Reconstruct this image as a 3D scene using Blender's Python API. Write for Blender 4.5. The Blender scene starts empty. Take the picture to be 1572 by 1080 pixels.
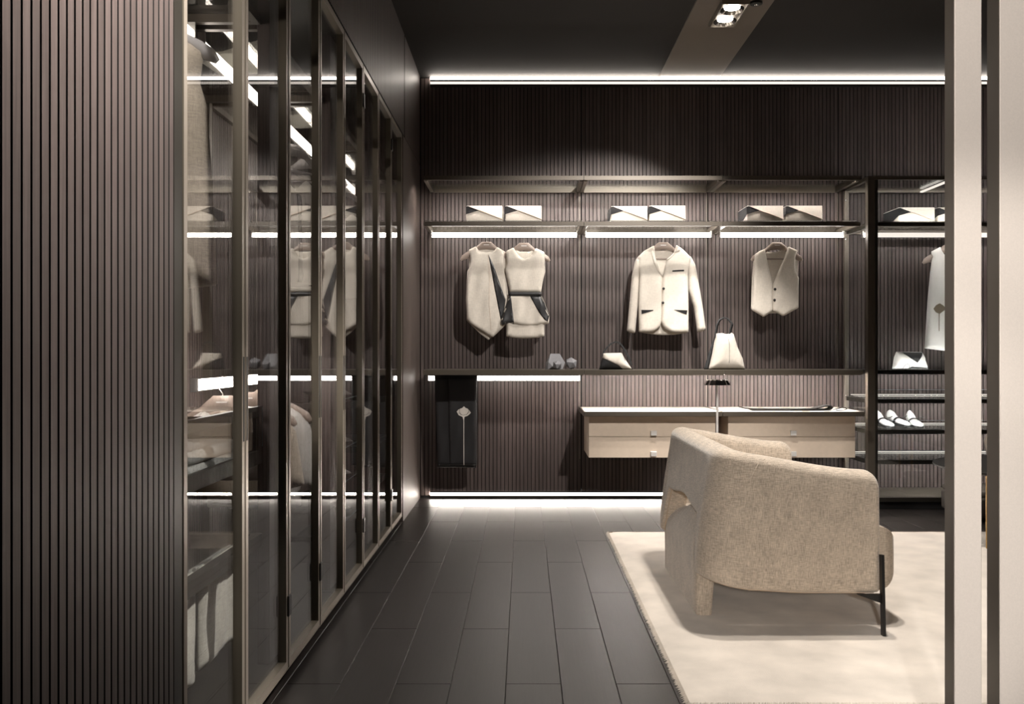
import bpy, bmesh, math, random
import numpy as np
from mathutils import Vector, Matrix, geometry

random.seed(7)
PI = math.pi
SC = bpy.context.scene
COL = SC.collection

# ------------------------------------------------------------------ camera
F = 1437.0                # focal length in pixels of the 1572x1080 frame
CX, CY = 804.0, 542.0     # vanishing point of the depth lines
EYE = 1.11
cam_d = bpy.data.cameras.new('camera')
cam = bpy.data.objects.new('camera', cam_d)
COL.objects.link(cam)
cam.location = (0, 0, EYE)
cam.rotation_euler = (PI / 2, 0, 0)
cam_d.sensor_fit = 'HORIZONTAL'
cam_d.sensor_width = 36.0
cam_d.lens = 36.0 * F / 1572.0
cam_d.shift_x = -(CX - 786.0) / 1572.0
cam_d.shift_y = (CY - 540.0) / 1572.0
cam_d.clip_start = 0.05
SC.camera = cam

# ------------------------------------------------------------------ view / world
SC.view_settings.view_transform = 'Standard'
SC.view_settings.look = 'None'
SC.view_settings.gamma = 1.0
SC.view_settings.use_curve_mapping = False
SC.view_settings.exposure = 0.0
SC.cycles.max_bounces = 8
SC.cycles.transparent_max_bounces = 24
SC.cycles.caustics_reflective = False
SC.cycles.caustics_refractive = False
SC.cycles.sample_clamp_indirect = 4.0
w = bpy.data.worlds.new('world')
SC.world = w
w.use_nodes = True
w.node_tree.nodes['Background'].inputs[0].default_value = (1.0, 0.93, 0.86, 1)
w.node_tree.nodes['Background'].inputs[1].default_value = 0.012

# ------------------------------------------------------------------ lights
WARM = (1.0, 0.95, 0.89)


def spot(name, loc, aim, power, angle, blend=0.6, radius=0.04, col=WARM):
    d = bpy.data.lights.new(name, 'SPOT')
    d.energy = power
    d.spot_size = math.radians(angle)
    d.spot_blend = blend
    d.shadow_soft_size = radius
    d.color = col
    o = bpy.data.objects.new(name, d)
    COL.objects.link(o)
    o.location = loc
    o.rotation_euler = (Vector(aim) - Vector(loc)).to_track_quat('-Z', 'Y').to_euler()
    return o


def area(name, loc, aim, power, sx, sy, col=WARM):
    d = bpy.data.lights.new(name, 'AREA')
    d.shape = 'RECTANGLE'
    d.size, d.size_y = sx, sy
    d.energy = power
    d.color = col
    o = bpy.data.objects.new(name, d)
    COL.objects.link(o)
    o.location = loc
    o.rotation_euler = (Vector(aim) - Vector(loc)).to_track_quat('-Z', 'Y').to_euler()
    return o


CEIL = 3.23
LX = 1.265                                   # centre line of the ceiling channel
# the two cells of the ceiling lamp that the photo shows
spot('spot_wall_a', (LX, 5.88, CEIL - 0.045), (0.35, 7.18, 1.2), 155, 66, 0.4, 0.04)
spot('spot_wall_b', (LX, 5.68, CEIL - 0.045), (1.55, 6.7, 0.50), 280, 46, 0.6, 0.04)
# the next lamp along the same channel, above the armchair
spot('spot_chair_a', (LX - 0.05, 4.05, CEIL - 0.045), (1.2, 4.0, 0), 260, 86, 0.5, 0.035)
spot('spot_chair_b', (LX + 0.05, 3.80, CEIL - 0.045), (1.85, 4.2, 0), 185, 90, 0.5, 0.035)
spot('spot_wall_c', (LX - 0.05, 3.55, CEIL - 0.05), (0.35, 7.1, 0.9), 400, 50, 0.6, 0.04)
# shop ceiling spotlights, with unseen fill spots added for the armchair and posts
spot('spot_panel', (0.05, 1.70, CEIL - 0.06), (-0.80, 1.80, 2.50), 1000, 76, 1.0, 0.06)
spot('fill_front', (-0.70, -3.6, 2.05), (1.1, 3.66, 0.30), 1100, 12.5, 0.5, 0.12)  # unseen fill added low behind the camera for the armchair's near arm
spot('spot_door_a', (0.9, 2.2, CEIL - 0.06), (-0.88, 2.66, 0.34), 620, 17, 0.8, 0.04)
spot('spot_door_b', (0.9, 3.3, CEIL - 0.06), (-1.0, 4.0, 0.75), 520, 17, 0.8, 0.04)
spot('fill_posts_a', (-0.4, 0.2, 3.0), (1.38, 2.3, 1.65), 330, 27, 0.5, 0.06)  # added pair of unseen fills, stacked to cover the post faces
spot('fill_posts_b', (-0.4, 0.2, 3.0), (1.38, 2.3, 0.70), 330, 25, 0.5, 0.06)

# ------------------------------------------------------------------ materials
MATS = {}


def srgb(r, g, b):
    def f(c):
        c /= 255.0
        return c / 12.92 if c <= 0.04045 else ((c + 0.055) / 1.055) ** 2.4
    return (f(r), f(g), f(b))


def base_mat(name):
    m = bpy.data.materials.new(name)
    m.use_nodes = True
    nt = m.node_tree
    b = nt.nodes['Principled BSDF']
    MATS[name] = m
    return m, nt, b


def simple(name, col, rough=0.5, metal=0.0, spec=0.5, noise=0.0, nscale=60, bump=0.0, bscale=400, sheen=0.0):
    m, nt, b = base_mat(name)
    b.inputs['Base Color'].default_value = (*col, 1)
    b.inputs['Roughness'].default_value = rough
    b.inputs['Metallic'].default_value = metal
    b.inputs['Specular IOR Level'].default_value = spec
    if sheen:
        b.inputs['Sheen Weight'].default_value = sheen
        b.inputs['Sheen Roughness'].default_value = 0.5
    tc = nt.nodes.new('ShaderNodeTexCoord')
    if noise:
        n = nt.nodes.new('ShaderNodeTexNoise')
        n.inputs['Scale'].default_value = nscale
        n.inputs['Detail'].default_value = 4
        nt.links.new(tc.outputs['Object'], n.inputs['Vector'])
        r = nt.nodes.new('ShaderNodeValToRGB')
        r.color_ramp.elements[0].position = 0.3
        r.color_ramp.elements[1].position = 0.7
        r.color_ramp.elements[0].color = (*[c * (1 - noise) for c in col], 1)
        r.color_ramp.elements[1].color = (*[min(1, c * (1 + noise)) for c in col], 1)
        nt.links.new(n.outputs['Fac'], r.inputs['Fac'])
        nt.links.new(r.outputs['Color'], b.inputs['Base Color'])
    if bump:
        n2 = nt.nodes.new('ShaderNodeTexNoise')
        n2.inputs['Scale'].default_value = bscale
        n2.inputs['Detail'].default_value = 3
        nt.links.new(tc.outputs['Object'], n2.inputs['Vector'])
        bp = nt.nodes.new('ShaderNodeBump')
        bp.inputs['Strength'].default_value = bump
        bp.inputs['Distance'].default_value = 0.002
        nt.links.new(n2.outputs['Fac'], bp.inputs['Height'])
        nt.links.new(bp.outputs['Normal'], b.inputs['Normal'])
    return m


def wood(name, c0, c1, rough=0.42, axis='Z', rand=0.35, spec=0.45):
    """Straight fine grain along one axis, a small tone shift from piece to piece."""
    m, nt, b = base_mat(name)
    tc = nt.nodes.new('ShaderNodeTexCoord')
    mp = nt.nodes.new('ShaderNodeMapping')
    s = {'X': (3, 90, 90), 'Y': (90, 3, 90), 'Z': (90, 90, 3)}[axis]
    mp.inputs['Scale'].default_value = s
    oi = nt.nodes.new('ShaderNodeObjectInfo')
    mul = nt.nodes.new('ShaderNodeMath')
    mul.operation = 'MULTIPLY'
    mul.inputs[1].default_value = 37.0
    nt.links.new(oi.outputs['Random'], mul.inputs[0])
    n = nt.nodes.new('ShaderNodeTexNoise')
    n.noise_dimensions = '4D'
    n.inputs['Scale'].default_value = 1.6
    n.inputs['Detail'].default_value = 5
    n.inputs['Roughness'].default_value = 0.65
    nt.links.new(tc.outputs['Object'], mp.inputs['Vector'])
    nt.links.new(mp.outputs['Vector'], n.inputs['Vector'])
    nt.links.new(mul.outputs[0], n.inputs['W'])
    r = nt.nodes.new('ShaderNodeValToRGB')
    r.color_ramp.elements[0].position = 0.3
    r.color_ramp.elements[1].position = 0.72
    r.color_ramp.elements[0].color = (*c0, 1)
    r.color_ramp.elements[1].color = (*c1, 1)
    nt.links.new(n.outputs['Fac'], r.inputs['Fac'])
    hsv = nt.nodes.new('ShaderNodeHueSaturation')
    mr = nt.nodes.new('ShaderNodeMapRange')
    mr.inputs['To Min'].default_value = 1 - rand / 2
    mr.inputs['To Max'].default_value = 1 + rand / 2
    nt.links.new(oi.outputs['Random'], mr.inputs['Value'])
    nt.links.new(mr.outputs[0], hsv.inputs['Value'])
    nt.links.new(r.outputs['Color'], hsv.inputs['Color'])
    nt.links.new(hsv.outputs['Color'], b.inputs['Base Color'])
    b.inputs['Roughness'].default_value = rough
    b.inputs['Specular IOR Level'].default_value = spec
    bp = nt.nodes.new('ShaderNodeBump')
    bp.inputs['Strength'].default_value = 0.12
    bp.inputs['Distance'].default_value = 0.001
    nt.links.new(n.outputs['Fac'], bp.inputs['Height'])
    nt.links.new(bp.outputs['Normal'], b.inputs['Normal'])
    return m


def woven(name, col, scale=900.0, contrast=0.35, bump=0.35, big=0.12, sheen=0.2):
    """Plain weave: two crossed thread waves broken up with noise."""
    m, nt, b = base_mat(name)
    tc = nt.nodes.new('ShaderNodeTexCoord')

    def thread(sc):
        mp = nt.nodes.new('ShaderNodeMapping')
        mp.inputs['Scale'].default_value = sc
        n = nt.nodes.new('ShaderNodeTexNoise')
        n.inputs['Scale'].default_value = 1.0
        n.inputs['Detail'].default_value = 2
        nt.links.new(tc.outputs['Object'], mp.inputs['Vector'])
        nt.links.new(mp.outputs['Vector'], n.inputs['Vector'])
        return n
    a = thread((scale, scale, scale * 0.09))
    c = thread((scale * 0.09, scale * 0.09, scale))
    mx = nt.nodes.new('ShaderNodeMath')
    mx.operation = 'ADD'
    nt.links.new(a.outputs['Fac'], mx.inputs[0])
    nt.links.new(c.outputs['Fac'], mx.inputs[1])
    bg = nt.nodes.new('ShaderNodeTexNoise')
    bg.inputs['Scale'].default_value = 14
    bg.inputs['Detail'].default_value = 3
    nt.links.new(tc.outputs['Object'], bg.inputs['Vector'])
    m2 = nt.nodes.new('ShaderNodeMath')
    m2.operation = 'MULTIPLY_ADD'
    m2.inputs[1].default_value = big * 4
    nt.links.new(bg.outputs['Fac'], m2.inputs[0])
    nt.links.new(mx.outputs[0], m2.inputs[2])
    mr = nt.nodes.new('ShaderNodeMapRange')
    mr.inputs['From Min'].default_value = 0.7 + big * 2
    mr.inputs['From Max'].default_value = 1.3 + big * 2
    mr.inputs['To Min'].default_value = 1 - contrast
    mr.inputs['To Max'].default_value = 1 + contrast
    nt.links.new(m2.outputs[0], mr.inputs['Value'])
    hsv = nt.nodes.new('ShaderNodeHueSaturation')
    hsv.inputs['Color'].default_value = (*col, 1)
    nt.links.new(mr.outputs[0], hsv.inputs['Value'])
    nt.links.new(hsv.outputs['Color'], b.inputs['Base Color'])
    b.inputs['Roughness'].default_value = 0.95
    b.inputs['Specular IOR Level'].default_value = 0.15
    b.inputs['Sheen Weight'].default_value = sheen
    bp = nt.nodes.new('ShaderNodeBump')
    bp.inputs['Strength'].default_value = bump
    bp.inputs['Distance'].default_value = 0.0015
    nt.links.new(mx.outputs[0], bp.inputs['Height'])
    nt.links.new(bp.outputs['Normal'], b.inputs['Normal'])
    return m


def glass(name, tint, f0=0.06, rough=0.0):
    """Thin pane: clear straight-through transmission plus Schlick reflection."""
    m = bpy.data.materials.new(name)
    m.use_nodes = True
    nt = m.node_tree
    nt.nodes.remove(nt.nodes['Principled BSDF'])
    out = nt.nodes['Material Output']
    tr = nt.nodes.new('ShaderNodeBsdfTransparent')
    tr.inputs['Color'].default_value = (*tint, 1)
    gl = nt.nodes.new('ShaderNodeBsdfGlossy')
    gl.inputs['Roughness'].default_value = rough
    gl.inputs['Color'].default_value = (1, 1, 1, 1)
    lw = nt.nodes.new('ShaderNodeLayerWeight')
    lw.inputs['Blend'].default_value = 0.5
    pw = nt.nodes.new('ShaderNodeMath')
    pw.operation = 'POWER'
    pw.inputs[1].default_value = 5.0
    nt.links.new(lw.outputs['Facing'], pw.inputs[0])
    ma = nt.nodes.new('ShaderNodeMath')
    ma.operation = 'MULTIPLY_ADD'
    ma.inputs[1].default_value = 1 - f0
    ma.inputs[2].default_value = f0
    nt.links.new(pw.outputs[0], ma.inputs[0])
    mix = nt.nodes.new('ShaderNodeMixShader')
    nt.links.new(ma.outputs[0], mix.inputs[0])
    nt.links.new(tr.outputs[0], mix.inputs[1])
    nt.links.new(gl.outputs[0], mix.inputs[2])
    nt.links.new(mix.outputs[0], out.inputs['Surface'])
    MATS[name] = m
    return m


def emit(name, col, strength):
    m = bpy.data.materials.new(name)
    m.use_nodes = True
    nt = m.node_tree
    nt.nodes.remove(nt.nodes['Principled BSDF'])
    e = nt.nodes.new('ShaderNodeEmission')
    e.inputs['Color'].default_value = (*col, 1)
    e.inputs['Strength'].default_value = strength
    nt.links.new(e.outputs[0], nt.nodes['Material Output'].inputs['Surface'])
    MATS[name] = m
    return m


wood('slat_wood', (0.068, 0.051, 0.0465), (0.130, 0.100, 0.092), 0.45, 'Z', 0.34)
wood('panel_wood', (0.075, 0.056, 0.048), (0.125, 0.097, 0.085), 0.5, 'Z', 0.1)
wood('plank_wood', (0.0125, 0.0098, 0.0085), (0.0225, 0.0180, 0.0158), 0.38, 'Y', 0.30, 0.42)
simple('black_gap', (0.006, 0.005, 0.005), 0.8)
simple('ceiling_paint', (0.020, 0.017, 0.015), 0.8, noise=0.1, nscale=200)
simple('channel_paint', (0.22, 0.185, 0.155), 0.6)
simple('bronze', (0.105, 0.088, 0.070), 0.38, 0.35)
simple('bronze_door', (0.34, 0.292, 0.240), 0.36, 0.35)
simple('bronze_shade', (0.150, 0.128, 0.098), 0.4, 0.3)  # shaded copy of the door bronze; shade put into the side-face colour
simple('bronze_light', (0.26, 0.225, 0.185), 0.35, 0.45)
simple('bronze_dark', (0.030, 0.026, 0.021), 0.4, 0.3)
simple('black_metal', (0.012, 0.011, 0.010), 0.4, 0.3)
simple('chrome', (0.85, 0.84, 0.83), 0.06, 1.0)
simple('satin_steel', (0.78, 0.75, 0.72), 0.35, 0.35)
simple('beige_lacquer', (0.70, 0.575, 0.46), 0.5, noise=0.03, nscale=30)
simple('cream_leather', (0.74, 0.665, 0.605), 0.6, noise=0.03, nscale=250, bump=0.2, bscale=900)
simple('cream_top', (0.74, 0.66, 0.57), 0.5)
simple('hanger_taupe', (0.33, 0.26, 0.22), 0.45)
simple('hanger_grey', (0.42, 0.40, 0.40), 0.4)
woven('linen', (0.70, 0.635, 0.555), 420, 0.10, 0.25, 0.05)
woven('linen_grey', (0.52, 0.495, 0.47), 420, 0.14, 0.25, 0.08)
woven('linen_brown', (0.42, 0.36, 0.29), 420, 0.22, 0.3, 0.08)
woven('linen_olive', (0.60, 0.575, 0.50), 420, 0.18, 0.3, 0.08)
woven('white_cotton', (0.80, 0.77, 0.73), 500, 0.06, 0.2, 0.03)
woven('black_cloth', (0.022, 0.021, 0.022), 420, 0.25, 0.25, 0.1, 0.1)
simple('black_satin', (0.026, 0.025, 0.026), 0.38, spec=0.6)
simple('black_leather', (0.026, 0.026, 0.027), 0.5, bump=0.25, bscale=250)
woven('sofa_fabric', (0.50, 0.415, 0.330), 480, 0.36, 0.4, 0.10, 0.3)
simple('piping_tan', (0.50, 0.38, 0.27), 0.8)
simple('rug_wool', (0.67, 0.595, 0.515), 0.95, spec=0.1, noise=0.13, nscale=6, bump=0.8, bscale=350, sheen=0.3)
simple('dark_leather', (0.020, 0.018, 0.017), 0.85, spec=0.15)
simple('concrete_grey', (0.22, 0.215, 0.225), 0.7)
simple('seam_tan', (0.55, 0.42, 0.32), 0.8)
simple('print_white', (0.8, 0.78, 0.75), 0.6)
simple('pale_print', (0.72, 0.66, 0.60), 0.7)
simple('brown_print', (0.20, 0.155, 0.11), 0.7)
simple('greige_leather', (0.11, 0.097, 0.084), 0.6, bump=0.2, bscale=200)
simple('brass', (0.42, 0.27, 0.11), 0.3, 0.9)
simple('button_black', (0.02, 0.018, 0.017), 0.35)
simple('white_leather', (0.85, 0.84, 0.83), 0.4)
simple('glass_edge', (0.55, 0.68, 0.75), 0.15, spec=0.8)
glass('door_glass', (0.93, 0.93, 0.93), 0.045)
glass('clear_glass', (0.94, 0.955, 0.955), 0.04)
emit('led_bar', (1.0, 0.93, 0.86), 15.0)
emit('led_shelf', (1.0, 0.93, 0.87), 420.0)
emit('cabinet_fill', (1.0, 0.94, 0.90), 80.0)  # glow of hidden strips added to brighten the cabinet contents
emit('led_thin', (1.0, 0.93, 0.87), 330.0)
emit('led_strip', (1.0, 0.90, 0.80), 24.0)
emit('led_soft', (1.0, 0.90, 0.80), 1.2)
emit('led_floor', (1.0, 0.90, 0.80), 70.0)
emit('led_wardrobe', (1.0, 0.90, 0.79), 10.0)
emit('led_low', (1.0, 0.92, 0.83), 34.0)
emit('lamp_glow', (1.0, 0.95, 0.88), 14.0)

# ------------------------------------------------------------------ mesh helpers
OFF = {}


class MB:
    """Collects plain geometry (world coordinates) and links it as one mesh object."""

    def __init__(self):
        self.v, self.f = [], []

    def add(self, verts, faces):
        n = len(self.v)
        self.v += [tuple(p) for p in verts]
        self.f += [tuple(i + n for i in q) for q in faces]
        return self

    def box(self, x0, x1, y0, y1, z0, z1):
        x0, x1 = sorted((x0, x1))
        y0, y1 = sorted((y0, y1))
        z0, z1 = sorted((z0, z1))
        v = [(x0, y0, z0), (x1, y0, z0), (x1, y1, z0), (x0, y1, z0), (x0, y0, z1), (x1, y0, z1), (x1, y1, z1), (x0, y1, z1)]
        f = [(0, 3, 2, 1), (4, 5, 6, 7), (0, 1, 5, 4), (1, 2, 6, 5), (2, 3, 7, 6), (3, 0, 4, 7)]
        return self.add(v, f)

    def bbox(self, x0, x1, y0, y1, z0, z1, r=0.003, seg=2):
        bm = bmesh.new()
        bmesh.ops.create_cube(bm, size=1)
        for q in bm.verts:
            q.co = ((x0 + x1) / 2 + q.co.x * abs(x1 - x0), (y0 + y1) / 2 + q.co.y * abs(y1 - y0), (z0 + z1) / 2 + q.co.z * abs(z1 - z0))
        bmesh.ops.bevel(bm, geom=bm.edges[:] + bm.verts[:], offset=r, segments=seg, affect='EDGES', profile=0.5)
        return self.bm(bm)

    def bm(self, bm):
        bm.verts.index_update()
        self.add([q.co for q in bm.verts], [[q.index for q in f.verts] for f in bm.faces])
        bm.free()
        return self

    def tube(self, pts, r, n=8, closed=False):
        pts = [Vector(p) for p in pts]
        rs = r if isinstance(r, (list, tuple)) else [r] * len(pts)
        rings = []
        up = None
        for i, p in enumerate(pts):
            a = pts[i - 1] if (i or closed) else p
            b = pts[(i + 1) % len(pts)] if (i < len(pts) - 1 or closed) else p
            t = (b - a).normalized()
            if up is None:
                up = t.orthogonal().normalized()
            up = (up - t * up.dot(t)).normalized()
            s = t.cross(up)
            rings.append([p + (up * math.cos(k * 2 * PI / n) + s * math.sin(k * 2 * PI / n)) * rs[i] for k in range(n)])
        v = [q for rg in rings for q in rg]
        f = []
        m = len(rings)
        for i in range(m if closed else m - 1):
            for k in range(n):
                j = (i + 1) % m
                f.append((i * n + k, i * n + (k + 1) % n, j * n + (k + 1) % n, j * n + k))
        if not closed:
            f.append(tuple(reversed(range(n))))
            f.append(tuple((m - 1) * n + k for k in range(n)))
        return self.add(v, f)

    def lathe(self, prof, c, n=32):
        v, f = [], []
        for r, z in prof:
            for k in range(n):
                a = 2 * PI * k / n
                v.append((c[0] + r * math.cos(a), c[1] + r * math.sin(a), c[2] + z))
        for i in range(len(prof) - 1):
            for k in range(n):
                f.append((i * n + k, i * n + (k + 1) % n, (i + 1) * n + (k + 1) % n, (i + 1) * n + k))
        f.append(tuple(reversed(range(n))))
        f.append(tuple((len(prof) - 1) * n + k for k in range(n)))
        return self.add(v, f)

    def prism(self, poly, axis, a, b):
        """Polygon given in the two other axes (order X,Y,Z without `axis`) extruded from a to b."""
        def mk(p, t):
            return {'X': (t, p[0], p[1]), 'Y': (p[0], t, p[1]), 'Z': (p[0], p[1], t)}[axis]
        n = len(poly)
        v = [mk(p, a) for p in poly] + [mk(p, b) for p in poly]
        f = [tuple(range(n)), tuple(reversed(range(n, 2 * n)))]
        f += [(i, i + n, (i + 1) % n + n, (i + 1) % n) for i in range(n)]
        return self.add(v, f)

    def rib(self, pts, w, t, wdir):
        """Flat band along a path: width w along wdir, thickness t."""
        wd = Vector(wdir).normalized()
        pts = [Vector(p) for p in pts]
        v, f = [], []
        for i, p in enumerate(pts):
            d = (pts[min(i + 1, len(pts) - 1)] - pts[max(i - 1, 0)]).normalized()
            nn = d.cross(wd).normalized()
            for a, b in ((-1, -1), (1, -1), (1, 1), (-1, 1)):
                v.append(p + wd * (a * w / 2) + nn * (b * t / 2))
        for i in range(len(pts) - 1):
            for k in range(4):
                f.append((i * 4 + k, i * 4 + (k + 1) % 4, i * 4 + 4 + (k + 1) % 4, i * 4 + 4 + k))
        f.append((3, 2, 1, 0))
        e = (len(pts) - 1) * 4
        f.append((e, e + 1, e + 2, e + 3))
        return self.add(v, f)

    def build(self, name, mat, parent=None, smooth=False, flank=None, fmat='black_gap'):
        off = OFF.get(parent, Vector((0, 0, 0)))
        me = bpy.data.meshes.new(name)
        me.from_pydata([tuple(Vector(p) - off) for p in self.v], [], self.f)
        bm = bmesh.new()
        bm.from_mesh(me)
        bmesh.ops.recalc_face_normals(bm, faces=bm.faces)
        bm.to_mesh(me)
        bm.free()
        if smooth:
            me.polygons.foreach_set('use_smooth', [True] * len(me.polygons))
            if smooth != 'all':
                me.set_sharp_from_angle(angle=math.radians(smooth if smooth is not True else 40))
        me.materials.append(MATS[mat])
        if flank is not None:                    # side faces: dark core of veneered slats, shaded bronze of door frames
            me.materials.append(MATS[fmat])
            ax = Vector(flank)
            for p in me.polygons:
                p.material_index = 0 if abs(p.normal.dot(ax)) > 0.9 else 1
        o = bpy.data.objects.new(name, me)
        COL.objects.link(o)
        if parent is not None:
            o.parent = parent
            OFF[o] = off
        return o


def tag(o, label=None, cat=None, group=None, kind=None):
    if label:
        o['label'] = label
    if cat:
        o['category'] = cat
    if group:
        o['group'] = group
    if kind:
        o['kind'] = kind
    return o


def thing(name, label, cat, loc=(0, 0, 0), group=None):
    o = bpy.data.objects.new(name, None)
    COL.objects.link(o)
    o.location = loc
    o.empty_display_size = 0.05
    OFF[o] = Vector(loc)
    return tag(o, label, cat, group)


def copy_tree(o, parent=None):
    c = o.copy()
    COL.objects.link(c)
    if parent is not None:
        c.parent = parent
    for ch in list(o.children):
        copy_tree(ch, c)
    return c


def wx(px, Y):
    return (px - CX) * Y / F


def wz(py, Y):
    return EYE + (CY - py) * Y / F


# --- soft flat goods: an outline filled, swollen away from its edge, with folds
def seg_dist(P, poly):
    P = np.asarray(P, float)
    best = np.full(len(P), 1e9)
    n = len(poly)
    for i in range(n):
        a = np.array(poly[i], float)
        b = np.array(poly[(i + 1) % n], float)
        d = b - a
        L = max(1e-12, d @ d)
        t = np.clip(((P - a) @ d) / L, 0, 1)
        q = a + t[:, None] * d
        best = np.minimum(best, np.hypot(*(P - q).T))
    return best


def inside(P, poly):
    P = np.asarray(P, float)
    r = np.zeros(len(P), bool)
    n = len(poly)
    j = n - 1
    for i in range(n):
        xi, yi = poly[i]
        xj, yj = poly[j]
        c = ((yi > P[:, 1]) != (yj > P[:, 1]))
        with np.errstate(divide='ignore', invalid='ignore'):
            xx = (xj - xi) * (P[:, 1] - yi) / (yj - yi + 1e-15) + xi
        r ^= c & (P[:, 0] < xx)
        j = i
    return r


def densify(poly, res):
    out = []
    n = len(poly)
    for i in range(n):
        a, b = Vector(poly[i]), Vector(poly[(i + 1) % n])
        k = max(1, int((b - a).length / res))
        for q in range(k):
            out.append(tuple(a.lerp(b, q / k)))
    return out


def smooth_poly(poly, it=2, keep=None):
    """Chaikin corner cutting, light, for cloth outlines."""
    for _ in range(it):
        o = []
        n = len(poly)
        for i in range(n):
            a, b = Vector(poly[i]), Vector(poly[(i + 1) % n])
            q = min(0.25, 0.006 / max(1e-6, (b - a).length))
            o.append(tuple(a.lerp(b, q)))
            o.append(tuple(a.lerp(b, 1 - q)))
        poly = o
    return poly


class Cloth:
    def __init__(self, outline, thick, width, fold=0.0, seed=0, back=0.6):
        self.poly = outline
        self.t, self.w, self.fold, self.back = thick, width, fold, back
        self.ph = [random.Random(seed + k).uniform(0, 6.28) for k in range(6)]

    def depth(self, P):
        P = np.asarray(P, float)
        d = np.where(inside(P, self.poly), seg_dist(P, self.poly), 0.0)
        u = np.clip(d / self.w, 0, 1)
        z = self.t * np.sqrt(1 - (1 - u) ** 2)
        x, y = P[:, 0], P[:, 1]
        p = self.ph
        f = (np.sin(x * 38 + y * 9 + p[0]) + 0.7 * np.sin(x * 71 - y * 17 + p[1]) + 0.6 * np.sin(x * 23 - y * 31 + p[2]))
        return z + self.fold * f * u

    def mesh(self, sub=None, y0=0.0, res=0.012, eps=0.0, mb=None):
        """Front and back skin of the outline (or, with sub, of a patch lying on its front)."""
        poly = sub if sub is not None else self.poly
        bd = densify(poly, res)
        xs = [p[0] for p in poly]
        ys = [p[1] for p in poly]
        gx = np.arange(min(xs), max(xs), res)
        gy = np.arange(min(ys), max(ys), res)
        G = np.array([(a + (0.5 * res if k % 2 else 0), b) for k, b in enumerate(gy) for a in gx])
        if len(G):
            G = G[inside(G, poly)]
        if len(G):
            G = G[seg_dist(G, poly) > 0.45 * res]
        pts = [Vector(p) for p in bd] + [Vector(p) for p in G]
        n = len(bd)
        r = geometry.delaunay_2d_cdt(pts, [(i, (i + 1) % n) for i in range(n)], [list(range(n))], 1, 1e-6)
        V, FA = r[0], r[2]
        P = np.array([tuple(q) for q in V])
        D = self.depth(P)
        if sub is None:
            fr = y0 - 0.0025 - D
            bk = y0 + 0.0025 + np.maximum(D, 0) * self.back
        else:
            fr = y0 - 0.0025 - D - eps
            bk = y0 - 0.0025 - D + 0.0015
        m = len(V)
        mb = mb or MB()
        verts = [(P[i, 0], fr[i], P[i, 1]) for i in range(m)] + [(P[i, 0], bk[i], P[i, 1]) for i in range(m)]
        faces = [tuple(f) for f in FA] + [tuple(i + m for i in reversed(f)) for f in FA]
        cnt = {}
        for f in FA:
            for a, b in zip(f, list(f[1:]) + [f[0]]):
                cnt[(a, b)] = cnt.get((a, b), 0) + 1
        for (a, b) in cnt:
            if (b, a) not in cnt:
                faces.append((b, a, a + m, b + m))
        return mb.add(verts, faces)


def px_poly(pts, scale, ox, oy, cx, cy, Y):
    """Points measured in an enlarged crop -> metres around a local origin (cx, cy in pixels)."""
    k = Y / F
    return [((ox + x / scale - cx) * k, (cy - oy - y / scale) * k) for x, y in pts]


def disc(mb, c, r, t, n=20):
    """Small button facing -Y."""
    prof = [(0.0001, -t), (r * 0.8, -t), (r, -t * 0.6), (r, 0)]
    v, f = [], []
    for q, y in prof:
        for k in range(n):
            a = 2 * PI * k / n
            v.append((c[0] + q * math.cos(a), c[1] + y, c[2] + q * math.sin(a)))
    for i in range(len(prof) - 1):
        for k in range(n):
            f.append((i * n + k, i * n + (k + 1) % n, (i + 1) * n + (k + 1) % n, (i + 1) * n + k))
    f.append(tuple(range(n)))
    return mb.add(v, f)

# ------------------------------------------------------------------ the setting
WX = -0.795            # plane of the door fronts and of the slatted side
D = 7.185              # distance of the slatted back wall
XR = 5.2
YB = -4.0
PITCH = 0.0293
o = MB().box(WX - 1.0, XR + 0.2, YB - 0.2, D + 0.2, -0.20, -0.006).build('floor', 'black_gap')
tag(o, kind='structure')
floor = o
OFF[floor] = Vector((0, 0, 0))


def plank_mesh(wd, ln):
    b = 0.0016
    g = 0.0006
    v = []
    for z, i in ((-0.006, g), (-b, g), (0.0, g + b)):
        v += [(i, i, z), (wd - i, i, z), (wd - i, ln - i, z), (i, ln - i, z)]
    f = [(8, 9, 10, 11)]
    for k in (0, 4):
        for j in range(4):
            f.append((k + j, k + (j + 1) % 4, k + 4 + (j + 1) % 4, k + 4 + j))
    me = bpy.data.meshes.new('plank')
    me.from_pydata(v, [], f)
    me.materials.append(MATS['plank_wood'])
    return me


PW, PL = 0.185, 1.2
pm = {}
for c in range(-5, 27):
    x0 = 0.125 - PW + c * PW
    if x0 > XR - 0.3 or x0 + PW < WX - 0.1:
        continue
    st = 4.346 if c % 2 == 0 else 5.005 - 0.03
    for k in range(-5, 4):
        y0 = st + k * PL
        y1 = min(y0 + PL, D + 0.02)
        if y1 - y0 < 0.1 or y1 < -0.6:
            continue
        key = round(y1 - y0, 3)
        if key not in pm:
            pm[key] = plank_mesh(PW, y1 - y0)
        p = bpy.data.objects.new('plank', pm[key])
        COL.objects.link(p)
        p.location = (x0, y0, 0)
        p.parent = floor

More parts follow.
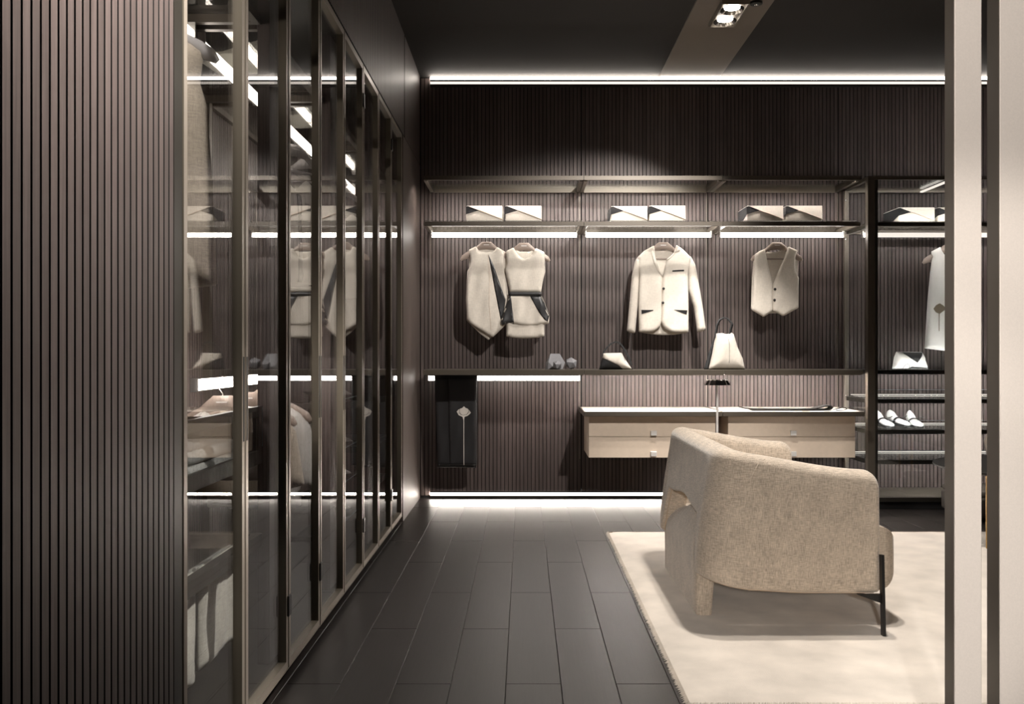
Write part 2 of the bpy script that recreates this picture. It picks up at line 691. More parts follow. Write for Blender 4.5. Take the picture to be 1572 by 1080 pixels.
tag(MB().box(WX - 1.0, XR + 0.2, YB - 0.2, D + 0.2, CEIL, CEIL + 0.2).build('ceiling', 'ceiling_paint'), kind='structure')
o = MB().box(wx(1011.2, D), wx(1103.7, D), YB, D - 0.005, CEIL - 0.012, CEIL + 0.02).build('trim_1', 'channel_paint')
tag(o, kind='structure')
tag(MB().box(XR, XR + 0.15, YB - 0.2, D + 0.2, 0, CEIL).build('wall_right', 'panel_wood'), kind='structure')
tag(MB().box(WX - 1.0, XR + 0.2, YB - 0.2, YB, 0, CEIL).build('wall_front', 'panel_wood'), kind='structure')

wall_back = MB().box(WX - 1.0, XR + 0.1, D + 0.012, D + 0.2, 0, CEIL).build('wall_back', 'black_gap')
tag(wall_back, kind='structure')
me = MB().box(0.0027, PITCH - 0.0027, 0, 0.0125, 0.02, CEIL - 0.012)
first = me.build('slat', 'slat_wood', wall_back, flank=(0, 1, 0))
x = WX + 0.004
i = 0
JOINTS = (0.4275, 1.40, 2.405)
while x < 4.35:
    s = first if i == 0 else first.copy()
    if i:
        COL.objects.link(s)
    s.location = (x, D, 0)
    i += 1
    nx = x + PITCH
    for j in JOINTS:
        if x < j <= nx:
            nx += 0.004
    x = nx
o = MB().box(x + 0.002, XR, D, D + 0.0125, 0.02, CEIL - 0.012).build('end_panel', 'panel_wood', wall_back)

# side wall: slatted return beside the camera, slats above the doors, plain panel after them
wall_left = MB().box(WX - 1.0, WX - 0.0125, YB - 0.2, 2.127, 0, CEIL).build('wall_left', 'black_gap')
tag(wall_left, kind='structure')
sl = MB().box(-0.0125, 0, 0.0034, PITCH - 0.0034, 0.0, CEIL).build('slat', 'slat_wood', wall_left, flank=(1, 0, 0))
y = 2.127 - PITCH
i = 0
while y > 0.35:
    s = sl if i == 0 else sl.copy()
    if i:
        COL.objects.link(s)
    s.location = (WX, y, 0)
    y -= PITCH
    i += 1
MB().box(WX - 0.0125, WX, YB, y + PITCH, 0, CEIL).build('near_panel', 'panel_wood', wall_left)
DTOP, DBOT = 2.54, 0.048
DZ = [2.181 + 0.4914 * k for k in range(9)]
DZ[0] = 2.183
DEND = DZ[8] + 0.06
MB().box(WX - 0.7, WX - 0.010, 2.127, D, DTOP + 0.012, CEIL).build('upper_board', 'black_gap', wall_left)
mb = MB()
y = 2.127
n = 0
while y + PITCH < D:
    if n != 140:
        mb.box(WX - 0.010, WX, y + 0.0025, y + PITCH - 0.0025, DTOP + 0.012, CEIL)
    y += PITCH
    n += 1
tag(mb.build('slat_field', 'slat_wood', wall_left, flank=(1, 0, 0)), kind='stuff')
MB().box(WX - 0.7, WX - 0.001, DEND + 0.004, D, 0, DTOP + 0.010).build('end_panel', 'panel_wood', wall_left)

# ------------------------------------------------------------------ ceiling cove light and skirting light
lt = thing('cove_light', 'long double warm light line along the top of the slatted wall', 'light', (1.5, D - 0.02, 3.17))
xl, xe = wx(661, D), 4.6
MB().box(xl, xe, D - 0.030, D - 0.001, 3.150, 3.166).build('housing', 'bronze_dark', lt)
MB().box(xl, xe, D - 0.032, D - 0.002, 3.168, 3.184).build('diffuser', 'led_soft', lt)
MB().box(xl, xe, D - 0.042, D - 0.002, 3.1855, 3.197).build('housing', 'bronze_dark', lt)
MB().box(xl, xe, D - 0.030, D - 0.002, 3.199, CEIL - 0.008).build('diffuser', 'led_strip', lt)
xm = wx(1300, D)
lt = thing('skirting_light', 'warm light line at the foot of the slatted wall washing the floor', 'light', (0.85, D - 0.02, 0.0))
MB().box(xl, xm, D - 0.030, D - 0.001, 0.044, 0.052).build('housing', 'bronze_dark', lt)
MB().box(xl, xm, D - 0.024, D - 0.002, 0.026, 0.043).build('diffuser', 'led_floor', lt)
MB().box(xl, xm, D - 0.030, D - 0.001, 0.0105, 0.0245).build('housing', 'bronze', lt)

# ------------------------------------------------------------------ ceiling lamps
def ceiling_lamp(yc, label):
    t = thing('ceiling_lamp', label, 'ceiling lamp', (LX, yc, CEIL - 0.03), 'recessed twin lamps along the ceiling channel')
    w2, l2 = 0.083, 0.205
    z0 = CEIL - 0.040
    mb = MB()
    mb.box(LX - w2, LX - w2 + 0.009, yc - l2, yc + l2, z0, CEIL - 0.013)
    mb.box(LX + w2 - 0.009, LX + w2, yc - l2, yc + l2, z0, CEIL - 0.013)
    mb.box(LX - w2 + 0.009, LX + w2 - 0.009, yc - l2, yc - l2 + 0.009, z0, CEIL - 0.013)
    mb.box(LX - w2 + 0.009, LX + w2 - 0.009, yc + l2 - 0.009, yc + l2, z0, CEIL - 0.013)
    mb.build('frame', 'bronze_light', t)
    for s in (-1, 1):
        c = yc + s * 0.1
        b = MB()
        n = 24
        v, f = [], []
        for r, z in ((0.071, z0 + 0.002), (0.05, z0 + 0.012), (0.030, z0 + 0.024)):
            for k in range(n):
                a = 2 * PI * k / n
                v.append((LX + r * math.cos(a), c + r * math.sin(a) * 1.25, z))
        for i in range(2):
            for k in range(n):
                f.append((i * n + k, i * n + (k + 1) % n, (i + 1) * n + (k + 1) % n, (i + 1) * n + k))
        b.add(v, f)
        rf = b.build('reflector', 'chrome', t, True)
        MB().lathe([(0.001, 0), (0.050, 0), (0.050, 0.006), (0.001, 0.006)], (LX, c, z0 + 0.0135), 24).build('bulb', 'lamp_glow', rf)
    return t


ceiling_lamp(5.78, 'bright twin-cell lamp recessed in the taupe ceiling channel')
t = thing('spotlight', 'small dark round spotlight in the ceiling channel beside the bright lamp', 'spotlight', (wx(1161, 5.62), 5.62, CEIL - 0.03))
MB().lathe([(0.030, 0), (0.037, 0.004), (0.037, 0.017)], (wx(1161, 5.62), 5.62, CEIL - 0.03), 24).build('housing', 'black_metal', t, True)
MB().lathe([(0.006, -0.006), (0.012, 0), (0.012, 0.002)], (wx(1161, 5.62), 5.62, CEIL - 0.0305), 16).build('lens', 'chrome', t, True)

# ------------------------------------------------------------------ wardrobe with glass doors
wd = thing('wardrobe', 'tall built-in wardrobe with eight dark-framed glass doors', 'wardrobe', (-1.1, 4.1, 0.0))
XB = -1.41           # face of the inner back
MB().box(WX - 0.028, WX, 2.129, 2.179, 0.0, DTOP).build('side_frame', 'bronze_dark', wd)
MB().box(-1.44, WX - 0.035, 2.13, 2.16, 0.0, DTOP).build('side_panel', 'panel_wood', wd)
MB().box(-1.44, WX - 0.035, DEND - 0.03, DEND, 0.0, DTOP).build('side_panel', 'panel_wood', wd)
MB().box(-1.44, WX - 0.035, 2.161, DEND - 0.031, DTOP - 0.03, DTOP + 0.008).build('top_panel', 'bronze_dark', wd)
MB().box(-1.44, WX - 0.035, 2.161, DEND - 0.031, 0.03, 0.07).build('bottom_panel', 'bronze_dark', wd)
MB().box(-1.44, WX - 0.05, 2.161, DEND - 0.031, 0.0, 0.029).build('plinth', 'black_gap', wd)
bp = MB().box(-1.45, XB - 0.012, 2.161, DEND - 0.031, 0.07, DTOP - 0.03).build('back_panel', 'black_gap', wd)
mb = MB()
y = 2.165
while y + PITCH < DEND - 0.03:
    mb.box(XB - 0.0118, XB, y + 0.0025, y + PITCH - 0.0025, 0.072, DTOP - 0.032)
    y += PITCH
tag(mb.build('slat_field', 'slat_wood', bp, flank=(1, 0, 0)), kind='stuff')

FW = 0.028


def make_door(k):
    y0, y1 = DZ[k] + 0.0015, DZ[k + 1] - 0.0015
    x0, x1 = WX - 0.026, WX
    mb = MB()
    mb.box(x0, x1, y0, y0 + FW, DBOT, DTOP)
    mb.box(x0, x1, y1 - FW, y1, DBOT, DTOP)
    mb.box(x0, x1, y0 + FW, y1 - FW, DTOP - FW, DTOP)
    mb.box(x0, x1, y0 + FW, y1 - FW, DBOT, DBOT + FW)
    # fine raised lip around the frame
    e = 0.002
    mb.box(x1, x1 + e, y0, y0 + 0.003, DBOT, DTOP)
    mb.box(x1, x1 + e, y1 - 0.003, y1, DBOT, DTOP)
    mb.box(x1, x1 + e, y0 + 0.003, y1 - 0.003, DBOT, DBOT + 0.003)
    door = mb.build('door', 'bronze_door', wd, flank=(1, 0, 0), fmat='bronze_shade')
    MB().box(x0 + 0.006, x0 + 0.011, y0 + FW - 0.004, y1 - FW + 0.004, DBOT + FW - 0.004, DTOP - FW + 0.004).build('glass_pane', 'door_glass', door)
    return door


doors = [make_door(k) for k in range(8)]
for k in (0, 2, 3, 6):
    for d2, yy in ((doors[k], DZ[k + 1] - 0.0165), (doors[k + 1], DZ[k + 1] + 0.0165)):
        z0, z1 = (0.86, 1.10)
        mb = MB()
        mb.box(WX + 0.0004, WX + 0.0012, yy - 0.006, yy + 0.006, z0, z1)
        mb.build('handle', 'black_metal', d2)
for k, z in ((1, 0.26), (4, 0.26), (6, 0.26), (4, 2.36), (6, 2.36), (2, 0.26)):
    yy = DZ[k + 1]
    MB().bbox(WX + 0.0005, WX + 0.007, yy - 0.02, yy + 0.02, z - 0.035, z + 0.035, 0.002, 1).build('hinge', 'black_metal', doors[k])

MODS = [2.165, 3.15, 4.13, 5.12, 6.10]
for k in range(1, 4):
    b = MODS[k]
    MB().box(-0.890, -0.850, b - 0.02, b + 0.15, 0.071, DTOP - 0.031).build('upright', 'slat_wood', wd)
    MB().box(XB, XB + 0.03, b - 0.02, b + 0.02, 0.071, DTOP - 0.031).build('upright', 'bronze', wd)
for k in range(4):
    y0, y1 = MODS[k] + 0.022, MODS[k + 1] - 0.022
    # glass shelf in a metal frame near the top
    Z = 2.235
    sf = MB()
    sf.box(-0.905, -0.880, y0 + (0.14 if k else 0), y1, Z - 0.028, Z)
    sf.box(XB + 0.002, XB + 0.024, y0, y1, Z - 0.028, Z)
    sf.box(XB + 0.024, -0.905, y0, y0 + 0.025, Z - 0.028, Z)
    sf.box(XB + 0.024, -0.905, y1 - 0.025, y1, Z - 0.028, Z)
    fr = sf.build('shelf_frame', 'bronze', wd)
    MB().box(XB + 0.010, -0.890, y0 + 0.012, y1 - 0.012, Z + 0.0005, Z + 0.008).build('shelf_glass', 'clear_glass', fr)
    rl = MB().box(-1.108, -1.092, y0 + 0.03, y1 - 0.03, 2.138, 2.178).build('light_rail', 'led_wardrobe', wd)
    tag(rl, 'glowing hanging rail')
    for q in (y0 + 0.022, y1 - 0.030):
        MB().box(-1.112, -1.088, q, q + 0.008, 2.13, 2.206).build('rail_bracket', 'satin_steel', wd)
# lower hanging rail, second bay
y0, y1 = MODS[1] - 0.02, MODS[2] - 0.03
tag(MB().box(-1.108, -1.092, y0, y1, 0.985, 1.022).build('light_rail', 'led_low', wd), 'glowing hanging rail')
MB().box(-1.112, -1.088, y0 - 0.008, y0, 0.98, 1.027).build('rail_bracket', 'satin_steel', wd)
MB().box(-1.112, -1.088, y1, y1 + 0.008, 0.98, 1.027).build('rail_bracket', 'satin_steel', wd)

# first bay: glass-fronted drawer, shelf edge and pull-out trouser frame
y0, y1 = MODS[0] + 0.03, MODS[1] - 0.03
xf = -0.872
dr = MB()
dr.box(xf - 0.016, xf, y0, y1, 0.90, 0.935)
dr.box(xf - 0.016, xf, y0, y1, 0.745, 0.790)
dr.box(xf - 0.016, xf, y1 - 0.04, y1, 0.790, 0.90)
dr.box(XB + 0.01, xf - 0.016, y0, y0 + 0.014, 0.745, 0.90)
dr.box(XB + 0.01, xf - 0.016, y1 - 0.014, y1, 0.745, 0.90)
dr.box(XB + 0.01, xf - 0.016, y0 + 0.014, y1 - 0.014, 0.745, 0.757)
drw = dr.build('drawer', 'bronze_dark', wd)
MB().box(xf - 0.012, xf - 0.006, y0, y1 - 0.041, 0.791, 0.899).build('drawer_glass', 'clear_glass', drw)
MB().box(xf - 0.002, xf + 0.002, y1 - 0.003, y1 + 0.001, 0.80, 0.93).build('glass_edge', 'glass_edge', drw)
sf = MB()
sf.box(xf - 0.03, xf, y0, y1, 0.470, 0.512)
sf.box(XB + 0.01, XB + 0.03, y0, y1, 0.470, 0.512)
sf.box(XB + 0.03, xf - 0.03, y1 - 0.03, y1, 0.470, 0.512)
sf.box(XB + 0.03, xf - 0.03, y0, y0 + 0.03, 0.470, 0.512)
tf = sf.build('trouser_frame', 'bronze_dark', wd)
for yy in (2.42, 2.80):
    MB().tube([(-0.93, yy - 0.16, 0.50), (-0.93, yy + 0.16, 0.50)], 0.006, 8).build('rod', 'satin_steel', tf)
MB().box(XB + 0.02, -0.90, y0 + 0.02, y1 - 0.02, 0.515, 0.521).build('glass_top', 'clear_glass', tf)
# third bay: glass shoe shelves
y0, y1 = MODS[2] + 0.16, MODS[3] - 0.03
for Z in (0.885, 0.640, 0.470, 0.275):
    fr = MB().box(XB + 0.03, -0.905, y1 - 0.02, y1, Z - 0.03, Z - 0.006).build('shelf_frame', 'bronze_dark', wd)
    MB().box(XB + 0.03, -0.905, y0, y0 + 0.02, Z - 0.03, Z - 0.006).build('shelf_frame', 'bronze_dark', wd)
    MB().box(XB + 0.01, -0.895, y0, y1, Z - 0.0055, Z).build('shelf_glass', 'clear_glass', fr)
    MB().box(-0.894, -0.893, y0, y1, Z - 0.0055, Z).build('glass_edge', 'glass_edge', fr)
# fourth bay: two drawers with dark fronts
y0, y1 = MODS[3] + 0.16, MODS[4] - 0.03
for Z in (0.30, 0.55, 0.80):
    d = MB().bbox(XB + 0.02, -0.89, y0, y1, Z, Z + 0.035, 0.002, 1).build('shelf', 'bronze_dark', wd)

# ------------------------------------------------------------------ open shelf system on the back wall
SY = 6.70
xl0 = -0.7155
BAYS = ((xl0, 0.428), (0.432, 1.424), (1.428, 2.41))
BN = ('nearest the glass doors', 'above the two-button jacket', 'above the waistcoat')
for k, (a, b) in enumerate(BAYS):
    t = thing('wall_shelf', 'open bronze frame shelf with inset glass, upper row, ' + BN[k], 'shelf', ((a + b) / 2, D, 2.34), 'upper row of frame shelves')
    z0, z1 = 2.350, 2.380
    MB().box(a, b, SY, SY + 0.022, z0, z1).build('front_rail', 'bronze', t)
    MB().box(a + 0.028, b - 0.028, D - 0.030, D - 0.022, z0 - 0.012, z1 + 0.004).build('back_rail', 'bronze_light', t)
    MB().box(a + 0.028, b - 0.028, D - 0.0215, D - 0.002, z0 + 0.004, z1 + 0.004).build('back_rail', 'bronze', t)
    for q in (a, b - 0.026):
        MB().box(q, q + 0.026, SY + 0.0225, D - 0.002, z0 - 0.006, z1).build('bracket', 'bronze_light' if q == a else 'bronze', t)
    MB().box(a + 0.028, b - 0.028, SY + 0.024, D - 0.033, z1 - 0.012, z1 - 0.005).build('glass_panel', 'clear_glass', t)
    MB().box(a + 0.0285, b - 0.0285, SY + 0.0225, SY + 0.036, z0 + 0.0115, z0 + 0.014).build('light_shield', 'bronze', t)  # hidden lips added to keep the strip's light off the upper wall
    MB().box(a + 0.0285, b - 0.0285, SY + 0.0362, SY + 0.038, z0 + 0.004, z0 + 0.014).build('light_shield', 'bronze', t)
    MB().box(a + 0.05, b - 0.05, SY + 0.0225, SY + 0.030, z0 + 0.004, z0 + 0.011).build('light_strip', 'led_thin', t)
for k, (a, b) in enumerate(BAYS):
    t = thing('wall_shelf', 'glass shelf in a bronze frame with a glowing rail, middle row, ' + BN[k], 'shelf', ((a + b) / 2, D, 2.02), 'middle row of frame shelves')
    z0, z1 = 2.021, 2.052
    MB().box(a, b, SY, SY + 0.022, z0, z1).build('front_rail', 'bronze', t)
    MB().box(a + 0.028, b - 0.028, D - 0.030, D - 0.002, z0, z1 + 0.002).build('back_rail', 'bronze', t)
    for q in (a, b - 0.026):
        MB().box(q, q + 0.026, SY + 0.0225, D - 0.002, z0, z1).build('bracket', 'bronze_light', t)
    MB().box(a + 0.01, b - 0.01, SY + 0.010, D - 0.012, z1 + 0.0022, z1 + 0.010).build('glass_panel', 'clear_glass', t)
    r = MB().box(a + 0.035, b - 0.035, 6.962, 6.978, 1.974, 2.006).build('light_rail', 'led_bar', t)
    tag(r, 'glowing hanging rail')
    for q in (a + 0.026, b - 0.035):
        MB().box(q, q + 0.009, 6.955, 6.985, 1.970, z0 - 0.0005).build('rail_bracket', 'satin_steel', t)

t = thing('wall_shelf', 'long dark bronze shelf at waist height carrying the handbags', 'shelf', (0.8, D, 0.96))
for a, b in ((xl0, 0.4285), (0.4295, 1.4255), (1.4265, 2.41)):
    MB().box(a, b, 6.6605, D - 0.002, 0.962, 0.992).build('board', 'bronze', t)
    MB().bbox(a, b, 6.65, 6.660, 0.955, 0.992, 0.0012, 1).build('edge', 'bronze', t)
r = MB().box(-0.708, 0.411, 6.962, 6.978, 0.908, 0.941).build('light_rail', 'led_bar', t)
tag(r, 'glowing hanging rail')
for q in (-0.717, 0.411):
    MB().box(q, q + 0.009, 6.955, 6.985, 0.905, 0.9615).build('rail_bracket', 'satin_steel', t)
MB().box(0.45, 2.40, 6.664, 6.676, 0.957, 0.9617).build('light_strip', 'led_shelf', t)
# slim slotted wall standards in the panel joints
for j, x0 in enumerate((xl0 + 0.002, 0.4285, 1.4015, 2.4065)):
    t = MB().box(x0, x0 + 0.0035, D - 0.0015, D + 0.011, 0.30 if j else 0.055, 2.335).build('trim_%d' % (j + 2), 'bronze_light')
    tag(t, kind='structure')

# ------------------------------------------------------------------ hanging drawer units
def dresser(a, b, xa, xb, hx, label):
    t = thing('drawer_unit', label, 'drawers', ((a + b) / 2, D, 0.36), 'wall-hung beige drawer units')
    z = 0.70
    yt = 6.585
    MB().bbox(a, b, yt, yt + 0.02, z - 0.034, z, 0.0015, 1).build('top_edge', 'bronze', t)
    MB().box(a, a + 0.012, yt + 0.0203, D - 0.002, z - 0.034, z).build('top_edge', 'bronze', t)
    MB().box(b - 0.012, b, yt + 0.0203, D - 0.002, z - 0.034, z).build('top_edge', 'bronze', t)
    tag(MB().box(a + 0.0122, b - 0.0122, yt + 0.0203, D - 0.002, z - 0.030, z - 0.001).build('top', 'cream_top', t), 'pale top')
    MB().box(xa, xb, 6.669, D - 0.002, 0.368, z - 0.0345).build('body', 'beige_lacquer', t)
    for z0, z1, hz in ((0.5185, 0.662, 0.545), (0.369, 0.5155, 0.398)):
        d = MB().bbox(xa, xb, 6.650, 6.6685, z0, z1, 0.0012, 1).build('drawer', 'beige_lacquer', t)
        h = MB()
        h.bbox(hx - 0.021, hx + 0.021, 6.630, 6.6345, hz - 0.018, hz + 0.016, 0.001, 1)
        h.bbox(hx - 0.021, hx + 0.021, 6.6347, 6.6497, hz + 0.010, hz + 0.016, 0.001, 1)
        h.build('handle', 'satin_steel', d)
    return t


dresser(0.424, 1.398, 0.463, 1.362, 0.922, 'wall-hung beige two-drawer unit with an empty pale top')
dresser(1.402, 2.40, 1.452, 2.355, 1.912, 'wall-hung beige two-drawer unit with a leather strap on top')

# ------------------------------------------------------------------ glass cabinet
CA, CB, CYF, CYB = 2.447, 3.95, 6.655, 7.165
gc = thing('glass_cabinet', 'bronze-framed glass display cabinet with lit shelves', 'cabinet', (3.2, 6.9, 0.0))
for q in (CA, CB - 0.05):
    MB().box(q, q + 0.052, CYF, CYF + 0.05, 0.05, 2.37).build('post', 'bronze', gc)
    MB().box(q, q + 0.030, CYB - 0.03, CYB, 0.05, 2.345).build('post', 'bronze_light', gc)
MB().box(CA + 0.0522, CB - 0.0502, CYF, CYF + 0.03, 2.345, 2.37).build('top_rail', 'bronze', gc)
MB().box(CA + 0.031, CB - 0.031, CYB - 0.03, CYB, 2.335, 2.365).build('top_rail', 'bronze_light', gc)
for q in (CA, CB - 0.026):
    MB().box(q, q + 0.026, CYF + 0.0502, CYB - 0.0305, 2.345, 2.37).build('top_rail', 'bronze', gc)
MB().box(CA + 0.03, CB - 0.03, CYF + 0.031, CYB - 0.031, 2.352, 2.358).build('top_glass', 'clear_glass', gc)
MB().box(3.02, 3.04, CYF + 0.032, CYB - 0.032, 2.333, 2.344).build('light_strip', 'led_soft', gc)
MB().box(CA, CB, CYF + 0.02, CYB, 0.058, 0.085).build('bottom_panel', 'bronze', gc)
MB().box(CA, CB, CYF - 0.005, CYF + 0.0195, 0.055, 0.085).build('bottom_rail', 'bronze_dark', gc)
MB().box(CA + 0.02, CB - 0.02, CYF + 0.02, CYB - 0.02, 0.0, 0.0495).build('plinth', 'black_gap', gc)
MB().box(CA + 0.004, CA + 0.010, CYF + 0.051, CYB - 0.031, 0.09, 2.344).build('side_glass', 'clear_glass', gc)
# door: slim dark frame, pane, grip
gd = MB().box(CA + 0.053, CA + 0.070, CYF - 0.003, CYF + 0.022, 0.09, 2.343).build('door', 'bronze_dark', gc)
MB().box(CA + 0.0702, 3.20, CYF + 0.006, CYF + 0.011, 0.09, 2.343).build('door_glass', 'clear_glass', gd)
MB().bbox(CA + 0.054, CA + 0.069, CYF - 0.0045, CYF - 0.0032, 0.33, 0.56, 0.0006, 1).build('handle', 'black_metal', gd)
MB().box(3.204, 3.235, CYF - 0.003, CYF + 0.022, 0.09, 2.343).build('door', 'bronze_dark', gc)
YI = CYF + 0.028
for Z, tray in ((2.047, 0), (0.990, 0), (0.783, 1), (0.564, 1), (0.348, 1)):
    sm = 'bronze_dark' if Z < 2 else 'bronze'
    s = MB().box(CA + 0.0715, CB - 0.055, YI, YI + 0.02, Z - 0.030, Z).build('shelf_rail', sm, gc)
    MB().box(CA + 0.035, CB - 0.035, CYB - 0.028, CYB - 0.008, Z - 0.030, Z).build('shelf_rail', sm, gc)
    MB().box(CA + 0.012, CA + 0.030, CYF + 0.052, CYB - 0.032, Z - 0.030, Z).build('shelf_rail', sm, gc)
    MB().box(CA + 0.032, CB - 0.04, YI + 0.005, CYB - 0.010, Z + 0.0005, Z + 0.007).build('shelf_glass', 'clear_glass', s)
    MB().box(CA + 0.08, CB - 0.08, YI + 0.0205, YI + 0.026, Z - 0.020, Z - 0.012).build('light_strip', 'cabinet_fill', s)  # hidden glowing bar added behind the rail as fill for the cabinet
    if tray:
        MB().box(CA + 0.075, CB - 0.06, YI + 0.002, YI + 0.006, Z + 0.0075, Z + 0.066).build('tray_glass', 'clear_glass', s)
        MB().box(CA + 0.075, CB - 0.06, YI + 0.002, YI + 0.006, Z + 0.0663, Z + 0.0685).build('glass_edge', 'glass_edge', s)
        MB().box(CA + 0.045, CB - 0.05, CYB - 0.040, CYB - 0.030, Z + 0.010, Z + 0.016).build('light_strip', 'led_soft', s)
r = MB().box(wx(1325, 6.97), CB - 0.06, 6.962, 6.978, 1.974, 2.006).build('light_rail', 'led_soft', gc)
tag(r, 'glowing hanging rail')
MB().box(wx(1325, 6.97) - 0.009, wx(1325, 6.97), 6.955, 6.985, 1.970, 2.0165).build('rail_bracket', 'satin_steel', gc)
MB().box(CA + 0.08, CB - 0.08, CYF + 0.0305, CYF + 0.036, 2.347, 2.3515).build('light_strip', 'cabinet_fill', gc)  # another hidden bar added to brighten the boxes below

# ------------------------------------------------------------------ fold-over fabric boxes
BW, BH, BD = 0.262, 0.114, 0.29


def fabric_box():
    t = thing('storage_box', 'x', 'box')
    w2 = BW / 2
    bm = MB().bbox(-w2, w2, 0, BD, 0, BH, 0.006, 3)
    body = bm.build('body', 'linen', t, True)
    f = MB()
    # the lid flap: upper front, cut along a diagonal
    poly = [(-w2 * 0.93, BH - 0.001), (w2 * 0.985, BH - 0.001), (w2 * 1.0, 0.014), (-w2 * 0.30, BH * 0.70)]
    f.prism(poly, 'Y', -0.005, 0.001)
    f.build('flap', 'linen', t)
    f = MB()
    poly = [(-w2 - 0.001, BH - 0.006), (-w2 * 0.90, BH - 0.004), (-w2 * 0.30, BH * 0.70), (-w2 * 0.55, BH * 0.62), (-w2 - 0.001, BH * 0.46)]
    f.prism(poly, 'Y', -0.003, 0.002)
    side = [(-0.002, BH * 0.46), (-0.002, BH - 0.006), (BD - 0.01, BH - 0.006), (BD - 0.01, 0.01), (BD * 0.55, 0.01)]
    f.prism(side, 'X', -w2 - 0.0025, -w2 + 0.001)
    tag(f.build('corner_panel', 'black_cloth', t), 'black corner panel')
    f = MB()
    f.tube([(-w2 * 0.30, -0.005, BH * 0.70), (w2 * 0.3, -0.006, BH * 0.45), (w2 * 0.985, -0.005, 0.016)], 0.0022, 6)
    f.build('seam', 'seam_tan', t)
    return t


B0 = fabric_box()
spots = [
    (wx(743.5, 6.77), 6.77, 2.0630, 'linen fold-over box with black corner above the draped tunic, outer one', 'boxes'),
    (wx(803.5, 6.77), 6.77, 2.0630, 'linen fold-over box with black corner above the belted dress', 'boxes'),
    (wx(966, 6.79), 6.79, 2.0630, 'linen fold-over box above the jacket, nearer the belted dress', 'boxes'),
    (wx(1024.5, 6.77), 6.77, 2.0630, 'linen fold-over box directly above the jacket collar', 'boxes'),
    (wx(1174.5, 6.77), 6.77, 2.0630, 'linen fold-over box above the waistcoat with its black side in view', 'boxes'),
    (wx(1234.5, 6.77), 6.77, 2.0630, 'linen fold-over box beside the glass cabinet on the open shelf', 'boxes'),
    (wx(1407, 6.80), 6.80, 2.0550, 'linen fold-over box in the glass cabinet by its front post', 'boxes'),
    (wx(1467, 6.80), 6.80, 2.0550, 'linen fold-over box in the glass cabinet half behind the cream post', 'boxes'),
]
for i, (x, y, z, lab, g) in enumerate(spots):
    b = B0 if i == 0 else copy_tree(B0)
    b.location = (x, y, z)
    b['label'] = lab
    b['group'] = 'fold-over fabric boxes on the shelves'
wb = [(-1.10, 3.66, 2.2435, 1.45, 'pale folded fabric box on the glass shelf of the wardrobe, behind the second door'),
      (-1.10, 4.58, 2.2435, 1.5, 'pale folded fabric box on the wardrobe shelf above the white tops'),
      (-1.10, 5.60, 2.2435, 1.5, 'pale folded fabric box on the farthest wardrobe shelf')]
for x, y, z, r, lab in wb:
    b = copy_tree(B0)
    b.rotation_euler = (0, 0, r)
    b.location = (x + 0.13, y, z)
    b['label'] = lab
    b['group'] = 'fold-over fabric boxes on the shelves'

# ------------------------------------------------------------------ hangers
def hanger_mesh(mat='hanger_taupe', across=False):
    """Broad-shouldered hanger, origin at the base of its hook, spread along X."""
    t = thing('clothes_hanger', 'x', 'hanger')
    top = [(-0.034, 0.0), (0.034, 0.0), (0.085, -0.045), (0.150, -0.078), (0.183, -0.102), (0.197, -0.130), (0.185, -0.142),
           (0.150, -0.130), (0.095, -0.085), (0.06, -0.062), (0, -0.055), (-0.06, -0.062), (-0.095, -0.085), (-0.150, -0.130), (-0.185, -0.142),
           (-0.197, -0.130), (-0.183, -0.102), (-0.150, -0.078), (-0.085, -0.045)]
    c = Cloth(top, 0.010, 0.02, 0, 0, 1.0)
    c.mesh(res=0.012).build('body', mat, t, True)
    pts = [(0, -0.004), (0, 0.008), (-0.0125, 0.024), (-0.0125, 0.040)]
    for k in range(11):
        q = PI - k / 10 * 1.25 * PI
        pts.append((0.0125 * math.cos(q), 0.056 + 0.0125 * math.sin(q)))
    pts = [((u, 0, z) if across else (0, u, z)) for u, z in pts]
    MB().tube(pts, 0.0019, 6).build('hook', 'satin_steel', t, True)
    MB().bbox(-0.150, 0.150, 0.006, 0.018, -0.1275, -0.1185, 0.002, 1).build('bar', mat, t)
    MB().box(-0.020, 0.020, -0.0135, -0.0128, -0.026, -0.021).build('print', 'print_white', t)
    return t


H0 = hanger_mesh()
GY = 6.968


def put_hanger(src, px, py, label, Y=GY, rz=0.0, first=False):
    h = src if first else copy_tree(src)
    h.location = (wx(px, Y), Y, wz(py, Y))
    h.rotation_euler = (0, 0, rz)
    h['label'] = label
    h['group'] = 'broad-shouldered clothes hangers'
    return h


# ------------------------------------------------------------------ draped sleeveless tunic
put_hanger(H0, 746.8, 371.0, 'taupe hanger holding the draped linen tunic', first=True)
S, OX, OY = 6.169, 700, 355
cx, cy = 745, 440


def P2(pts):
    return px_poly(pts, S, OX, OY, cx, cy, GY)


